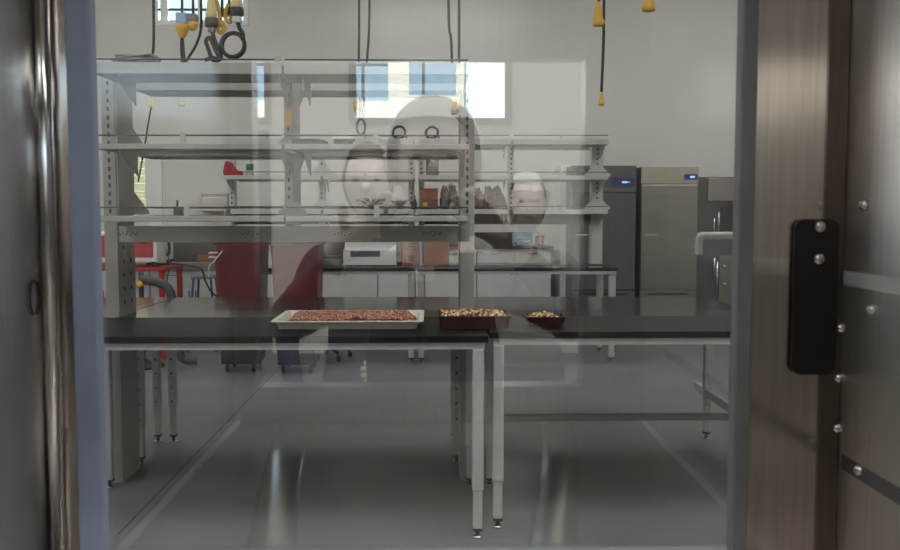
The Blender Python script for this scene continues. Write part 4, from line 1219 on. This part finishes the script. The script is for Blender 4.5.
    for v in hb.bm.verts: v.co += v.normal*.004*noise.noise(v.co*30)
    hb.build('hair', hair_m, body)
    return body
# photographer: both hands bring the phone to the opening
py_ = -.22
person('person', 'pale-haired person in dark shirt raising a phone, mirrored large in the glass', (.004, py_, 0), 1.69, M['greyshirt'], M['hairw'],
       {-1: ((-.31, .02, 1.25), (-.165, .175, 1.42), (.6, .15, .45)), 1: ((.29, .02, 1.25), (.145, .175, 1.42), (-.6, .15, .45))}, hw=1.17)
ph = thing('phone', 'dark phone held level in both hands at the hatch opening', 'phone', (-.012, -.020, H-.055))
box('phone_body', M['blackp'], ph, -.078, .078, -.004, .004, 0, .074, bev=.003)
box('screen', M['dgrey'], ph, -.072, .072, -.0052, -.0042, .004, .070)
box('camera_bump', M['dgrey'], ph, -.020, .034, .0042, .0058, .040, .070)
person('person', 'dark-haired person in navy shirt standing behind the photographer, mirrored at left', (-.20, -1.36, 0), 1.685, M['navy'], M['hairb'],
       {-1: ((-.27, .0, 1.06), (-.20, .16, .86), (.1, .2, -1)), 1: ((.27, .0, 1.06), (.12, .22, 1.0), (-.8, .3, .1))}, long_hair=True)
person('person', 'white-haired person in grey blouse standing furthest back, mirrored at right', (.36, -1.95, 0), 1.62, M['pale'], M['hairw'],
       {-1: ((-.25, -.02, 1.0), (-.24, .06, .78), (0, .15, -1)), 1: ((.25, -.02, 1.0), (.24, .06, .78), (0, .15, -1))}, long_hair=True)

# ------------------------------------------------------------------ light
def area(name, loc, sx_, sy_, e, col=(1, .995, .985)):
    l = bpy.data.lights.new(name, 'AREA'); l.shape = 'RECTANGLE'; l.size = sx_; l.size_y = sy_; l.energy = e; l.color = col
    o = bpy.data.objects.new(name, l); COL.objects.link(o); o.location = loc
    return o
for i, (x, y) in enumerate(((-3.6, 2.2), (0.4, 2.2), (4.0, 2.2), (-3.6, 9.4), (0.4, 9.4), (4.0, 9.4))):
    area('ceiling_lamp', (x, y, CZ-.03), 1.2, 2.0, 95 if y < 5 else 66)
for i, (x, y) in enumerate(((-1.6, -0.7), (1.6, -0.7), (-2.6, -5.4), (2.0, -5.4))):
    area('hall_lamp', (x, y, CZ-.03), 1.4, 1.0, 290 if y > -2 else 150)
wl = area('side_fill', (LX0+.05, 5.5, 2.2), 1.8, 4.0, 90, (.88, .95, 1.0)); wl.rotation_euler = (0, -PI/2, 0)  # added fill at the windowless left wall, lifts the floor under the benches
cl = area('chamber_fill', (0, .40, CT-.015), .30, .06, .8)  # unseen fill added to brighten the chamber steel
sun = bpy.data.lights.new('sun', 'SUN'); sun.energy = 60; sun.angle = .01
so = bpy.data.objects.new('sun', sun); COL.objects.link(so)
so.rotation_euler = Vector((-.80, -.36, -.48)).to_track_quat('-Z', 'Y').to_euler()
w = bpy.data.worlds.new('sky'); S.world = w; w.use_nodes = True
nt = w.node_tree; bg = nt.nodes['Background']
tc = nt.nodes.new('ShaderNodeTexCoord'); sep = nt.nodes.new('ShaderNodeSeparateXYZ')
rp = nt.nodes.new('ShaderNodeValToRGB')
rp.color_ramp.elements[0].position = 0.0; rp.color_ramp.elements[0].color = (.75, .92, 1.0, 1)
rp.color_ramp.elements[1].position = 0.55; rp.color_ramp.elements[1].color = (.24, .52, .92, 1)
nt.links.new(tc.outputs['Generated'], sep.inputs[0]); nt.links.new(sep.outputs['Z'], rp.inputs['Fac'])
nt.links.new(rp.outputs['Color'], bg.inputs['Color']); bg.inputs['Strength'].default_value = 4.0

S.view_settings.view_transform = 'Standard'; S.view_settings.look = 'None'
S.view_settings.exposure = 0.0; S.view_settings.gamma = 1.0
S.view_settings.use_curve_mapping = False
S.cycles.use_denoising = True
S.cycles.max_bounces = 10; S.cycles.transparent_max_bounces = 12; S.cycles.glossy_bounces = 6
S.cycles.sample_clamp_indirect = 6.0
